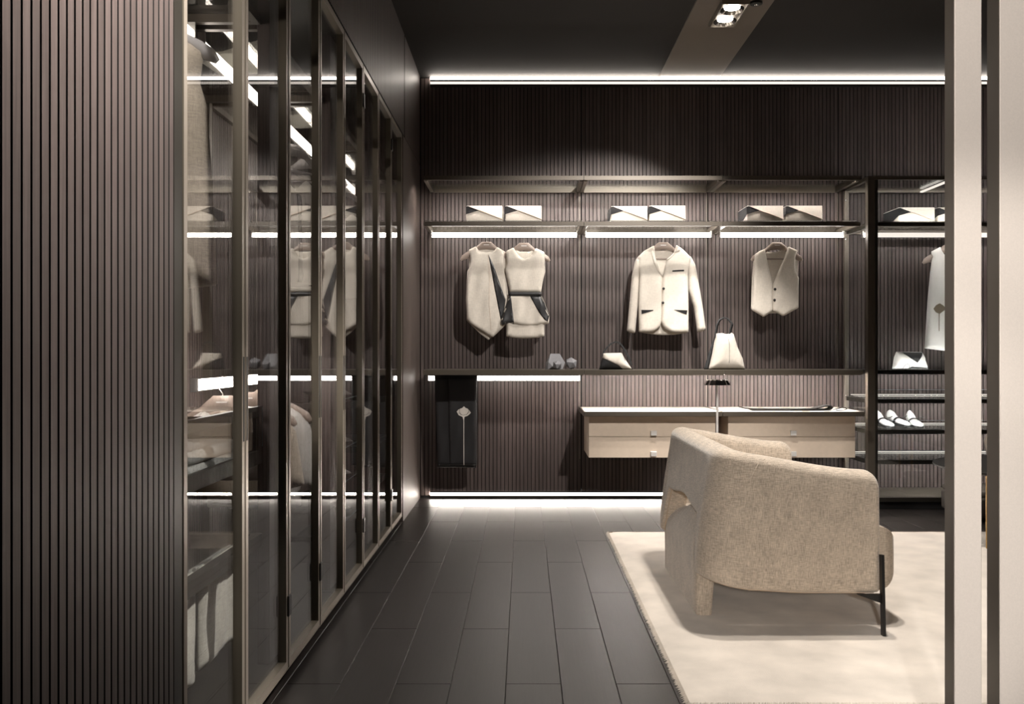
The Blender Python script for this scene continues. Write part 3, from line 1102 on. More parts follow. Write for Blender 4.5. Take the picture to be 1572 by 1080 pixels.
g = thing('tunic', 'sleeveless linen tunic with a black diagonal wedge, hung beside the belted dress', 'garment')
back = smooth_poly(P2([(185, 150), (240, 168), (340, 168), (395, 152), (462, 200), (462, 370), (490, 560), (500, 700), (455, 880), (345, 990), (310, 1030), (230, 970), (100, 845), (98, 600), (125, 380), (120, 330), (125, 260), (122, 182)]), 1)
cb = Cloth(back, 0.004, 0.03, 0.0008, 3, 0.6)
cb.mesh(y0=0.004, res=0.016).build('back_panel', 'linen', g, 'all')
fr = smooth_poly(P2([(190, 143), (222, 190), (300, 200), (360, 190), (390, 148), (465, 195), (468, 370), (492, 560), (500, 650), (465, 890), (350, 1003), (335, 1000), (140, 880), (103, 838), (95, 650), (100, 500), (108, 378), (138, 320), (142, 260), (120, 178)]), 1)
cf = Cloth(fr, 0.016, 0.020, 0.0024, 4, 0.05)
cf.mesh(y0=-0.016, res=0.013).build('front_panel', 'linen', g, 'all')
tag(cf.mesh(sub=P2([(309, 222), (360, 330), (470, 650), (450, 800), (425, 835), (398, 700), (350, 450)]), y0=-0.016, eps=0.002).build('wedge', 'black_satin', g, 'all'), 'black wedge')
MB().tube([(x, -0.019 - float(cf.depth([(x, z)])[0]), z) for x, z in densify(P2([(305, 230), (318, 450), (316, 700), (338, 990)]), 0.02)[:-30]][:28], 0.0012, 5).build('seam', 'seam_tan', g)
g.location = (wx(cx, GY), GY, wz(cy, GY))

# ------------------------------------------------------------------ belted peplum dress
GY2 = 6.94
put_hanger(H0, 804.3, 372.6, 'taupe hanger holding the belted dress', Y=GY2 + 0.012)
cx, cy = 805, 440


def P3(pts):
    return px_poly(pts, S, OX, OY, cx, cy, GY2)


g = thing('dress', 'sleeveless linen dress with black belt and black-sided peplum', 'garment')
back = smooth_poly(P3([(545, 158), (600, 190), (700, 190), (755, 162), (835, 205), (840, 380), (805, 575), (510, 575), (462, 370), (466, 300), (470, 195)]), 1)
Cloth(back, 0.004, 0.03, 0, 3, 0.6).mesh(y0=0.010, res=0.016).build('back_panel', 'linen', g, 'all')
bod = smooth_poly(P3([(545, 153), (575, 205), (610, 245), (650, 263), (700, 243), (735, 200), (755, 158), (838, 198), (840, 310), (846, 380), (820, 480), (804, 580), (510, 580), (490, 470), (462, 372), (482, 310), (475, 188)]), 1)
cf = Cloth(bod, 0.020, 0.022, 0.0016, 9, 0.1)
cf.mesh(y0=-0.012, res=0.013).build('bodice', 'linen', g, 'all')
sk = P3([(505, 600), (808, 600), (838, 880), (838, 992), (780, 1006), (700, 1014), (600, 1014), (530, 1006), (475, 994), (478, 880)])
Cloth(sk, 0.018, 0.018, 0.0012, 5, 0.6).mesh(y0=0.0, res=0.014).build('skirt', 'linen', g, 'all')
pep = smooth_poly(P3([(502, 598), (808, 600), (840, 680), (886, 800), (880, 872), (780, 892), (640, 898), (552, 882), (495, 868), (440, 892), (418, 868), (450, 760), (480, 680)]), 1)
cp = Cloth(pep, 0.028, 0.022, 0.0036, 6, 0.05)
cp.mesh(y0=-0.006, res=0.012).build('peplum', 'linen', g, 'all')
tag(cp.mesh(sub=P3([(502, 603), (520, 604), (532, 720), (552, 880), (495, 868), (440, 890), (419, 867), (450, 760), (480, 680)]), y0=-0.006, eps=0.002).build('side_gore', 'black_satin', g, 'all'), 'black side gore')
tag(cp.mesh(sub=P3([(696, 606), (806, 606), (838, 680), (884, 800), (868, 855), (838, 838), (785, 770)]), y0=-0.006, eps=0.002).build('side_gore', 'black_satin', g, 'all'), 'black side gore')
bl = P3([(504, 575), (810, 577), (811, 613), (500, 612)])
cbel = Cloth(bl, 0.008, 0.008, 0, 0, 0.6)
tag(cbel.mesh(y0=-0.036, res=0.010).build('belt', 'black_satin', g, 'all'), 'black belt')
g.location = (wx(cx, GY2), GY2, wz(cy, GY2))

# ------------------------------------------------------------------ jacket
put_hanger(H0, 1018.0, 371.6, 'taupe hanger holding the two-button jacket')
S, OX, OY = 6.547, 950, 360
cx, cy = 1017, 440


def P4(pts):
    return px_poly(pts, S, OX, OY, cx, cy, GY)


g = thing('jacket', 'natural linen two-button jacket with black pocket welts', 'garment')
back = smooth_poly(P4([(352, 150), (450, 158), (550, 142), (600, 140), (725, 235), (692, 400), (694, 985), (560, 1006), (430, 1008), (300, 995), (203, 980), (197, 700), (208, 400), (185, 235), (320, 140)]), 1)
Cloth(back, 0.004, 0.03, 0.0008, 3, 0.6).mesh(y0=0.020, res=0.016).build('back_panel', 'linen', g, 'all')
fl = smooth_poly(P4([(350, 110), (362, 220), (400, 350), (437, 430), (432, 560), (428, 760), (424, 880), (405, 930), (350, 972), (290, 984), (203, 980), (195, 700), (206, 400), (190, 225), (250, 165)]), 1)
cl = Cloth(fl, 0.016, 0.020, 0.0022, 11, 0.05)
cl.mesh(y0=-0.016, res=0.013).build('front_panel', 'linen', g, 'all')
fr = smooth_poly(P4([(575, 104), (545, 190), (480, 250), (437, 430), (430, 560), (428, 760), (424, 880), (445, 935), (500, 972), (560, 986), (696, 984), (696, 700), (690, 400), (722, 232), (640, 150)]), 1)
cr = Cloth(fr, 0.016, 0.020, 0.0022, 12, 0.05)
cr.mesh(y0=-0.018, res=0.013).build('front_panel', 'linen', g, 'all')
cl.mesh(sub=P4([(350, 114), (362, 220), (400, 350), (435, 425), (392, 380), (345, 290), (318, 185)]), y0=-0.016, eps=0.006).build('lapel', 'linen', g, 'all')
cr.mesh(sub=P4([(575, 108), (604, 168), (560, 182), (520, 232), (478, 262), (470, 255), (548, 190)]), y0=-0.018, eps=0.006).build('lapel', 'linen', g, 'all')
for pts, sd in (([(198, 212), (165, 262), (130, 420), (107, 700), (80, 968), (120, 988), (164, 990), (178, 850), (193, 700), (212, 420), (222, 270)], 21),
                ([(722, 212), (770, 300), (818, 560), (850, 760), (877, 958), (840, 972), (790, 978), (757, 740), (700, 560), (690, 420), (688, 280)], 22)):
    cs = Cloth(smooth_poly(P4(pts), 1), 0.030, 0.040, 0.0022, sd, 0.9)
    cs.mesh(y0=0.006, res=0.012).build('sleeve', 'linen', g, 'all')
for c, pts, lab in ((cr, [(530, 362), (647, 357), (648, 371), (530, 376)], 'breast_welt'), (cl, [(220, 758), (340, 758), (340, 766), (223, 800)], 'pocket_welt'), (cr, [(550, 757), (681, 762), (672, 805), (600, 778)], 'pocket_welt')):
    tag(c.mesh(sub=P4(pts), y0=-0.016 if c is cl else -0.018, eps=0.003, res=0.008).build(lab, 'black_cloth', g), 'black ' + lab.replace('_', ' '))
for pts in ([(442, 545)], [(436, 685)]):
    x, z = P4(pts)[0]
    d = float(cr.depth([(x + 0.004, z)])[0])
    disc(MB(), (x, -0.0205 - d, z), 0.0098, 0.004).build('button', 'button_black', g, True)
g.location = (wx(cx, GY), GY, wz(cy, GY))

# ------------------------------------------------------------------ waistcoat
put_hanger(H0, 1192.5, 371.8, 'taupe hanger holding the linen waistcoat', rz=0.04)
S, OX, OY = 8.0, 1140, 360
cx, cy = 1190, 430


def P5(pts):
    return px_poly(pts, S, OX, OY, cx, cy, GY)


g = thing('waistcoat', 'sleeveless natural linen waistcoat with two dark buttons and pointed hem', 'garment')
back = smooth_poly(P5([(280, 205), (400, 215), (545, 172), (640, 210), (682, 300), (684, 520), (676, 890), (490, 960), (250, 970), (110, 915), (124, 520), (142, 255)]), 1)
Cloth(back, 0.004, 0.03, 0.0008, 3, 0.6).mesh(y0=0.018, res=0.016).build('back_panel', 'linen', g, 'all')
fl = smooth_poly(P5([(265, 178), (290, 300), (318, 440), (368, 620), (362, 800), (366, 938), (250, 1012), (104, 925), (120, 760), (125, 520), (140, 245), (200, 205)]), 1)
cl = Cloth(fl, 0.013, 0.018, 0.0018, 31, 0.05)
cl.mesh(y0=-0.016, res=0.012).build('front_panel', 'linen', g, 'all')
fr = smooth_poly(P5([(550, 148), (505, 290), (460, 380), (368, 610), (362, 800), (366, 938), (490, 1003), (678, 900), (680, 528), (650, 485), (640, 400), (640, 270), (668, 196)]), 1)
cr = Cloth(fr, 0.013, 0.018, 0.0018, 32, 0.05)
cr.mesh(y0=-0.018, res=0.012).build('front_panel', 'linen', g, 'all')
for pts in ([(384, 673)], [(377, 806)]):
    x, z = P5(pts)[0]
    d = float(cr.depth([(x + 0.006, z)])[0])
    disc(MB(), (x, -0.0205 - d, z), 0.0100, 0.004).build('button', 'button_black', g, True)
g.location = (wx(cx, GY), GY, wz(cy, GY))

# ------------------------------------------------------------------ white dress in the glass cabinet
put_hanger(H0, 1456.0, 376.0, 'taupe hanger holding the white dress in the glass cabinet', Y=6.972)
S, OX, OY = 3.6, 1260, 240
cx, cy = 1456, 460


def P6(pts):
    return px_poly(pts, S, OX, OY, cx, cy, 6.97)


g = thing('dress', 'long white sleeveless dress with a brown flower emblem inside the glass cabinet', 'garment')
fr = P6([(660, 500), (680, 540), (706, 552), (735, 538), (752, 500), (798, 525), (800, 570), (806, 640), (822, 800), (838, 1060), (706, 1076), (574, 1060), (590, 800), (605, 640), (614, 570), (612, 525)])
cw = Cloth(fr, 0.024, 0.04, 0.0022, 41, 0.6)
cw.mesh(y0=0.0, res=0.014).build('body', 'white_cotton', g, 'all')
tag(cw.mesh(sub=P6([(650, 812), (668, 825), (684, 842), (668, 855), (648, 870), (628, 862), (614, 842), (630, 822)]), y0=0, eps=0.002, res=0.008).build('emblem', 'brown_print', g), 'brown flower emblem')
cw.mesh(sub=P6([(644, 868), (648, 868), (647, 965), (644, 965)]), y0=0, eps=0.002, res=0.01).build('stem_line', 'brown_print', g)
g.location = (wx(cx, 6.97), 6.97, wz(cy, 6.97))

# ------------------------------------------------------------------ black cloth over the low rail
S, OX, OY = 6.75, 660, 570
cx, cy = 700, 650
YT = 6.952


def P7(pts):
    return px_poly(pts, S, OX, OY, cx, cy, YT)


g = thing('draped_cloth', 'black satin cloth with a pale poppy emblem draped over the low glowing rail', 'cloth')
fr = P7([(48, 46), (492, 48), (492, 500), (488, 968), (210, 968), (78, 970), (62, 550)])
ct = Cloth(fr, 0.010, 0.03, 0.0014, 51, 0.3)
ct.mesh(y0=-0.004, res=0.014).build('front_panel', 'black_satin', g, 'all')
ct.mesh(sub=P7([(194, 58), (490, 58), (490, 500), (486, 962), (212, 964), (200, 550)]), y0=-0.004, eps=0.006, res=0.014).build('overlap', 'black_satin', g, 'all')
bk = P7([(52, 60), (488, 60), (475, 1005), (350, 1000), (70, 1000)])
Cloth(bk, 0.006, 0.03, 0.001, 52, 0.3).mesh(y0=0.044, res=0.018).build('back_panel', 'black_satin', g, 'all')
x0, x1 = fr[0][0], fr[1][0]
zt = fr[0][1]
mb = MB()
prof = [(-0.010, zt - 0.02), (-0.010, zt + 0.000), (-0.002, zt + 0.006), (0.038, zt + 0.006), (0.050, zt), (0.050, zt - 0.03), (0.046, zt - 0.03), (0.046, zt - 0.002), (0.038, zt + 0.003), (-0.002, zt + 0.003), (-0.006, zt - 0.002), (-0.006, zt - 0.02)]
mb.prism([(a, b) for a, b in prof], 'X', x0, x1).build('fold', 'black_satin', g)
EM = [(355, 358), (372, 375), (398, 385), (412, 405), (426, 424), (412, 440), (390, 458), (365, 466), (345, 470), (318, 458), (300, 450), (290, 430), (280, 412), (297, 392), (312, 384), (335, 376)]
em = ct.mesh(sub=P7(EM), y0=-0.004, eps=0.0085, res=0.008).build('emblem', 'pale_print', g)
tag(em, 'pale poppy head emblem')
ct.mesh(sub=P7([(340, 468), (360, 468), (356, 500), (357, 720), (358, 966), (351, 966), (350, 720), (350, 500)]), y0=-0.004, eps=0.0085, res=0.01).build('stem_line', 'pale_print', g)
mb = MB()
for pts in ([(300, 420), (325, 446), (352, 450), (385, 440), (405, 412), (420, 424)], [(312, 384), (308, 405), (316, 430), (335, 448)], [(398, 385), (405, 405), (400, 425), (380, 446)]):
    q = P7(pts)
    mb.tube([(x, -0.0153 - float(ct.depth([(x, z)])[0]), z) for x, z in q], 0.0011, 5)
mb.build('emblem_line', 'black_cloth', g)
g.location = (wx(cx, YT), YT, wz(cy, YT))

# ------------------------------------------------------------------ handbags
S, OX, OY = 6.0, 900, 480
BY = 6.82
cx, cy = 944, wz(0, BY)
ZS = 0.9925


def P8(pts, c):
    k = BY / F
    base = CY + (EYE - ZS) * F / BY
    return [((OX + x / S - c) * k, (base - OY - y / S) * k) for x, y in pts]


g = thing('handbag', 'low black and linen handbag with a curved black strap on the long shelf', 'handbag')
c = 944
out = P8([(118, 521), (150, 400), (158, 366), (325, 364), (352, 420), (428, 521)], c)
cbg = Cloth(out, 0.050, 0.075, 0.0012, 61, 0.9)
cbg.mesh(res=0.010).build('body', 'black_leather', g, 'all')
cbg.mesh(sub=P8([(153, 372), (322, 368), (350, 415), (418, 519), (335, 519), (290, 480), (205, 440), (148, 415)], c), eps=0.003, res=0.010).build('linen_panel', 'linen', g, 'all')
pts = [(x, 0.0, z) for x, z in P8([(150, 400), (162, 355), (190, 318), (228, 284), (265, 268), (305, 276), (338, 312), (365, 360), (395, 420), (418, 480)], c)]
MB().rib(pts, 0.022, 0.011, (0, 1, 0)).build('strap', 'black_leather', g, True)
g.location = (wx(c, BY), BY, ZS)

g = thing('handbag', 'tall tapered linen handbag with a black loop handle on the long shelf', 'handbag')
c = 1116
out = P8([(1128, 521), (1160, 380), (1190, 215), (1198, 190), (1250, 186), (1290, 196), (1340, 184), (1358, 196), (1395, 320), (1440, 420), (1460, 521), (1300, 522)], c)
cbg = Cloth(out, 0.055, 0.09, 0.002, 65, 0.9)
cbg.mesh(res=0.011).build('body', 'linen', g, 'all')
q = densify(P8([(1292, 200), (1304, 300), (1304, 430), (1298, 518), (1297, 519)], c), 0.02)[:-14]
MB().tube([(x, -0.0030 - float(cbg.depth([(x, z)])[0]), z) for x, z in q], 0.0016, 5).build('seam', 'black_leather', g)
sd = Cloth(P8([(1090, 519), (1130, 380), (1185, 215), (1196, 200), (1160, 380), (1132, 519)], c), 0.004, 0.02, 0, 0, 1.0)
tag(sd.mesh(y0=0.022, res=0.011).build('side_gusset', 'black_leather', g, 'all'), 'black side gusset')
pts = [(x, 0.0, z) for x, z in P8([(1192, 230), (1195, 180), (1205, 120), (1228, 66), (1265, 44), (1300, 52), (1335, 90), (1345, 105), (1330, 150), (1325, 200)], c)]
MB().rib(pts, 0.030, 0.009, (0.55, 0.83, 0)).build('handle', 'black_leather', g, True)
g.location = (wx(c, BY), BY, ZS)

# clutch in the glass cabinet
S, OX, OY = 3.377, 1280, 500
c = 1397
ZS2 = 0.998
BYC = 6.84


def P9(pts):
    k = BYC / F
    base = 565.5
    return [((OX + x / S - c) * k, (base - OY - y / S) * k) for x, y in pts]


g = thing('handbag', 'white clutch bag with a black folded top in the glass cabinet', 'handbag')
out = P9([(303, 221), (312, 165), (324, 133), (345, 134), (455, 135), (470, 160), (488, 221)])
cbg = Cloth(out, 0.045, 0.06, 0.001, 68, 0.9)
cbg.mesh(res=0.010).build('body', 'white_cotton', g, 'all')
tag(cbg.mesh(sub=P9([(345, 136), (455, 137), (445, 155), (420, 190), (385, 168)]), eps=0.003, res=0.009).build('fold', 'black_leather', g, 'all'), 'black folded top')
tag(cbg.mesh(sub=P9([(380, 220), (395, 210), (480, 216), (484, 220)]), eps=0.002, res=0.009).build('hem', 'black_leather', g, 'all'), 'black hem')
ring = []
for k in range(14):
    a = PI * k / 13
    x, z = P9([(367 + 16 * math.cos(a), 221 - 22 * math.sin(a))])[0]
    ring.append((x, -0.012 - float(cbg.depth([(x, max(z, 0.004))])[0]), z + 0.002))
MB().tube(ring, 0.0017, 5).build('ring', 'black_metal', g, True)
g.location = (wx(c, BYC), BYC, ZS2)

# ------------------------------------------------------------------ faceted ornaments
def poly_solid(name, label, pts, loc, rz=0.0):
    bm = bmesh.new()
    for p in pts:
        bm.verts.new(p)
    bmesh.ops.convex_hull(bm, input=bm.verts[:])
    me = bpy.data.meshes.new(name)
    bm.to_mesh(me)
    bm.free()
    zmin = min(v.co.z for v in me.vertices)
    for v in me.vertices:
        v.co.z -= zmin
    me.materials.append(MATS['concrete_grey'])
    o = bpy.data.objects.new(name, me)
    COL.objects.link(o)
    o.location = loc
    o.rotation_euler = (0, 0, rz)
    tag(o, label, 'ornament', 'grey faceted ornaments')
    return o


def ico(r, tilt):
    bm = bmesh.new()
    bmesh.ops.create_icosphere(bm, subdivisions=1, radius=r)
    R = Matrix.Rotation(tilt, 3, 'X')
    p = [R @ v.co for v in bm.verts]
    bm.free()
    return p


k = 6.86 / F
big = [(x * k, y * k, z * k) for x, y, z in ((-15.5, 0, 0), (-12, -7, 0), (11, -8, 0), (9, 8, 0), (-12, 9, 0), (-11, -8, 11), (-7.5, -3, 24), (6.5, -3, 24), (5, 5, 24), (-6, 6, 24), (14.8, -2, 10.5), (12, 6, 10), (-4, -10, 4), (-15, 5, 9))]
poly_solid('ornament', 'largest grey faceted ornament at the end of the long shelf', big, (wx(852.5, 6.90), 6.90, ZS))
poly_solid('ornament', 'smallest grey faceted ornament in front of the largest one', ico(7.6 * k, 0.4), (wx(855.5, 6.79), 6.79, ZS), 0.35)
poly_solid('ornament', 'medium grey faceted ornament standing free beside the other two', ico(9.8 * k, 0.36), (wx(876.8, 6.86), 6.86, ZS), 0.0)

# ------------------------------------------------------------------ leather strap roll on the drawer unit
g = thing('leather_strap', 'flat dark leather strap lying in loops on the drawer unit top', 'strap', (2.0, 6.72, 0.701))
pts = [(1.555, 6.72, 0.7195), (1.60, 6.72, 0.7115), (1.66, 6.72, 0.7075), (1.8, 6.72, 0.7062), (2.0, 6.72, 0.7062), (2.07, 6.72, 0.709), (2.12, 6.72, 0.721), (2.155, 6.72, 0.7315), (2.185, 6.72, 0.733), (2.205, 6.72, 0.722), (2.195, 6.72, 0.710), (2.17, 6.72, 0.7040), (2.10, 6.72, 0.7030), (1.8, 6.72, 0.7022), (1.63, 6.72, 0.7022)]
MB().rib([(x, y, z + 0.004) for x, y, z in pts], 0.10, 0.0065, (0, 1, 0)).build('band', 'dark_leather', g, True)
pts = [(1.90, 6.66, 0.7030), (2.10, 6.66, 0.7030), (2.20, 6.66, 0.7045), (2.235, 6.66, 0.715), (2.262, 6.66, 0.7235), (2.29, 6.66, 0.7215), (2.298, 6.66, 0.711), (2.28, 6.66, 0.704), (2.22, 6.66, 0.7024)]
MB().rib([(x, y, z + 0.002) for x, y, z in pts], 0.012, 0.0045, (0, 1, 0)).build('loop', 'dark_leather', g, True)

# ------------------------------------------------------------------ slim lamp behind the armchair
LY = 6.0
lx = wx(1101, LY)
g = thing('floor_lamp', 'slim chrome lamp with a low faceted shade standing behind the armchair', 'lamp', (lx, LY, 0))
MB().lathe([(0.10, 0.0), (0.10, 0.012), (0.012, 0.018)], (lx, LY, 0.0), 40).build('base', 'chrome', g, 30)
MB().tube([(lx, LY, 0.018), (lx, LY, 0.5), (lx, LY, 0.905)], 0.0075, 12).build('pole', 'satin_steel', g, True)
n = 28
v, f = [], []
prof = ((0.060, 0.0335), (0.066, 0.030), (0.084, 0.0), (0.081, 0.0), (0.062, 0.027), (0.0, 0.027))
zb = wz(590.5, LY)
for r, z in prof:
    for k in range(n):
        a = 2 * PI * (k + 0.5) / n
        q = r * (1.03 if k % 2 else 0.95) if 0.06 <= r else r
        v.append((lx + q * math.cos(a), LY + q * math.sin(a), zb + z))
for i in range(len(prof) - 1):
    for k in range(n):
        f.append((i * n + k, i * n + (k + 1) % n, (i + 1) * n + (k + 1) % n, (i + 1) * n + k))
f.append(tuple(range(n)))
MB().add(v, f).build('shade', 'chrome', g)

# ------------------------------------------------------------------ shoes
def shoe():
    t = thing('shoe', 'x', 'shoe')
    # toe towards -Y, origin under the middle; stations from heel to toe
    st = [(0.118, 0.020, 0.030, 0.030, 0.108), (0.095, 0.028, 0.018, 0.028, 0.118), (0.06, 0.030, 0.014, 0.026, 0.105), (0.03, 0.031, 0.010, 0.022, 0.074),
          (0.0, 0.034, 0.006, 0.018, 0.060), (-0.04, 0.040, 0.004, 0.014, 0.052), (-0.08, 0.040, 0.003, 0.012, 0.042), (-0.105, 0.032, 0.004, 0.012, 0.030), (-0.120, 0.014, 0.006, 0.012, 0.020)]
    n = 14
    v, f = [], []
    for y, w_, z0, z1, zt in st:
        for k in range(n):
            a = 2 * PI * k / n
            cz = (z1 + zt) / 2
            v.append((w_ * math.cos(a) * (1 - 0.25 * max(0, math.sin(a))), y, cz + (zt - z1) / 2 * math.sin(a)))
    for i in range(len(st) - 1):
        for k in range(n):
            f.append((i * n + k, i * n + (k + 1) % n, (i + 1) * n + (k + 1) % n, (i + 1) * n + k))
    f.append(tuple(range(n)))
    f.append(tuple(reversed([(len(st) - 1) * n + k for k in range(n)])))
    MB().add(v, f).build('upper', 'white_leather', t, 'all')
    b = MB()
    v, f = [], []
    for y, w_, z0, z1, zt in st:
        v += [(-w_ - 0.002, y, z0), (w_ + 0.002, y, z0), (w_ + 0.003, y, z1 + 0.004), (-w_ - 0.003, y, z1 + 0.004)]
    for i in range(len(st) - 1):
        for k in range(4):
            f.append((i * 4 + k, i * 4 + (k + 1) % 4, i * 4 + 4 + (k + 1) % 4, i * 4 + 4 + k))
    f += [(0, 1, 2, 3), tuple((len(st) - 1) * 4 + k for k in (3, 2, 1, 0))]
    b.add(v, f)
    b.build('sole', 'black_leather', t)
    MB().box(-0.012, 0.012, 0.094, 0.118, 0.0, 0.03).build('heel', 'white_leather', t)
    pts = []
    for k in range(11):
        a = PI * k / 10
        pts.append((0.040 * math.cos(a), 0.003, 0.030 + 0.036 * math.sin(a)))
    MB().rib(pts, 0.018, 0.006, (0, 1, 0)).build('strap', 'black_leather', t)
    pts = [(0.03, -0.006, 0.066), (0.05, -0.012, 0.070), (0.062, -0.016, 0.078)]
    MB().tube(pts, 0.003, 5).build('tie', 'black_leather', t)
    return t


S0 = shoe()
ZT = 0.5715
for i, (px, Y, rz, lab) in enumerate(((1356, 6.86, 0.12, 'white strapped shoe in the glass cabinet beside its front post'), (1379.5, 6.91, 0.30, 'white strapped shoe in the glass cabinet turned sideways, between two others'), (1403.5, 6.84, -0.05, 'white strapped shoe in the glass cabinet, farthest from the front post'),
                                     (1470, 6.86, 0.3, 'white strapped shoe in the glass cabinet hidden behind the cream post'))):
    if i == 3:
        break
    s = S0 if i == 0 else copy_tree(S0)
    s.location = (wx(px, Y), Y, ZT)
    s.rotation_euler = (0, 0, rz)
    tag(s, lab, None, 'white strapped shoes')
for i, (y, z, lab) in enumerate(((4.72, 0.8855, 'pale shoe on the topmost glass shoe shelf inside the wardrobe'), (4.78, 0.6405, 'pale shoe on the second glass shoe shelf inside the wardrobe'), (4.80, 0.4705, 'pale shoe on the third glass shoe shelf inside the wardrobe'), (4.86, 0.2755, 'pale shoe on the lowest glass shoe shelf inside the wardrobe'))):
    s = copy_tree(S0)
    s.location = (-0.99, y, z)
    s.rotation_euler = (0, 0, 1.9 + 0.25 * i)
    tag(s, lab, None, 'white strapped shoes')

# ------------------------------------------------------------------ clothes inside the wardrobe
def wrot(o, x, y, z, rz):
    o.location = (x, y, z)
    o.rotation_euler = (0, 0, rz)


H1 = hanger_mesh('hanger_grey', True)
H2 = None
H1['label'] = 'grey hanger holding the long brown top in the wardrobe'
H1['group'] = 'broad-shouldered clothes hangers'
HZ = 2.178 - 0.0666
TOP = [(-0.070, -0.055), (-0.045, -0.11), (0, -0.13), (0.045, -0.11), (0.070, -0.055), (0.150, -0.105), (0.138, -0.20), (0.160, -0.27), (0.175, -0.50), (0.190, -0.80), (0, -0.82), (-0.190, -0.80), (-0.175, -0.50), (-0.160, -0.27), (-0.138, -0.20), (-0.150, -0.105)]


def hung(name, label, outline, mat, loc, rz, thick=0.045, fold=0.003, seed=1, extra=None):
    g = thing(name, label, 'garment')
    c = Cloth(smooth_poly(outline, 1), thick, 0.07, fold, seed, 0.9)
    c.mesh(res=0.018).build('body', mat, g, 'all')
    for nm, pts, m in (extra or []):
        c.mesh(sub=pts, eps=0.003, res=0.014).build(nm, m, g, 'all')
    wrot(g, *loc, rz)
    return g


wrot(H1, -1.10, 2.78, HZ, 0.0)
hung('long_top', 'long brown sleeveless top hanging behind the first glass door', TOP, 'linen_brown', (-1.10, 2.78, HZ), 0.0, 0.05, 0.002, 71)
for y, rz, lab in ((4.50, 0.95, 'grey hanger with a white top, nearer one of the pair in the wardrobe'), (4.80, 0.30, 'grey hanger with a white top, farther one of the pair in the wardrobe'), (5.62, 0.5, 'grey hanger in the farthest wardrobe bay')):
    h = copy_tree(H1)
    h['label'] = lab
    wrot(h, -1.10, y, HZ, rz)
WT = [(-0.070, -0.16), (0, -0.22), (0.070, -0.16), (0.13, -0.20), (0.145, -0.45), (0.165, -0.66), (0, -0.68), (-0.165, -0.66), (-0.145, -0.45), (-0.13, -0.20)]
ST = [('strap', [(-0.012, -0.24), (0.012, -0.24), (0.02, -0.66), (-0.004, -0.66)], 'black_cloth')]
hung('white_top', 'white strappy top with a black seam, nearer one in the wardrobe', WT, 'white_cotton', (-1.10, 4.50, HZ), 0.95, 0.03, 0.003, 72, ST)
hung('white_top', 'white strappy top with a black seam, farther one in the wardrobe', WT, 'white_cotton', (-1.10, 4.80, HZ), 0.30, 0.03, 0.003, 73, ST)
hung('white_top', 'white top in the farthest wardrobe bay', WT, 'white_cotton', (-1.10, 5.62, HZ), 0.5, 0.03, 0.003, 74)
HZ2 = 1.022 - 0.0666
JK = [(-0.07, -0.05), (0, -0.11), (0.07, -0.05), (0.15, -0.10), (0.19, -0.16), (0.225, -0.42), (0.15, -0.44), (0.15, -0.50), (-0.15, -0.50), (-0.15, -0.44), (-0.225, -0.42), (-0.19, -0.16), (-0.15, -0.10)]
for y, rz, mat, lab, sc, sd in ((3.42, 0.0, 'linen_grey', 'grey jacket hanging on the low wardrobe rail behind the second door', 0.62, 81), (3.72, 0.35, 'linen_brown', 'sand-coloured jacket on the low wardrobe rail, between the two grey ones', 0.9, 82), (3.98, 0.25, 'linen_grey', 'grey jacket hanging on the low wardrobe rail behind the fourth door', 1.0, 83)):
    h = H2 = copy_tree(H2) if H2 else hanger_mesh('hanger_taupe', True)
    h['group'] = 'broad-shouldered clothes hangers'
    h['label'] = 'taupe hanger under the ' + lab.replace(' hanging', '')
    wrot(h, -1.10, y, HZ2, rz)
    hung('jacket', lab, [(a, b * sc if b < -0.3 else b) for a, b in JK], mat, (-1.10, y, HZ2), rz, 0.05, 0.003, sd)
# folded sweater in the drawer
t = thing('folded_sweater', 'grey folded sweater in the glass-fronted wardrobe drawer', 'garment', (-1.1, 2.75, 0.757))
MB().bbox(-1.28, -0.90, 2.52, 2.98, 0.758, 0.80, 0.018, 4).build('body', 'linen_grey', t, True)
MB().bbox(-1.27, -0.905, 2.53, 2.97, 0.8005, 0.84, 0.018, 4).build('fold', 'linen_grey', t, True)
# trousers on the pull-out frame
def trousers(y, wd_, zb, label, seed):
    g = thing('trousers', label, 'garment')
    c = Cloth([(-wd_, 0.0), (-wd_ * 0.5, 0.003), (wd_, 0.0), (wd_ * 1.0, -0.28), (wd_ * 0.96, zb - 0.012), (wd_ * 0.3, zb + 0.004), (-wd_ * 0.4, zb - 0.008), (-wd_, zb)], 0.014, 0.03, 0.004, seed, 0.6)
    c.mesh(res=0.014).build('leg_front', 'linen_olive', g, 'all')
    c2 = Cloth([(-wd_ * 0.9, -0.01), (wd_ * 0.97, -0.01), (wd_ * 0.9, zb - 0.03), (-wd_ * 0.9, zb - 0.02)], 0.006, 0.03, 0.003, seed + 1, 0.6)
    c2.mesh(y0=0.03, res=0.018).build('leg_back', 'linen_olive', g, 'all')
    wrot(g, -0.915, y, 0.508, PI / 2)
    return g


trousers(2.42, 0.165, -0.30, 'olive-grey trousers on the pull-out wardrobe frame, nearer pair', 91)
trousers(2.80, 0.170, -0.29, 'olive-grey trousers on the pull-out wardrobe frame, farther pair', 94)

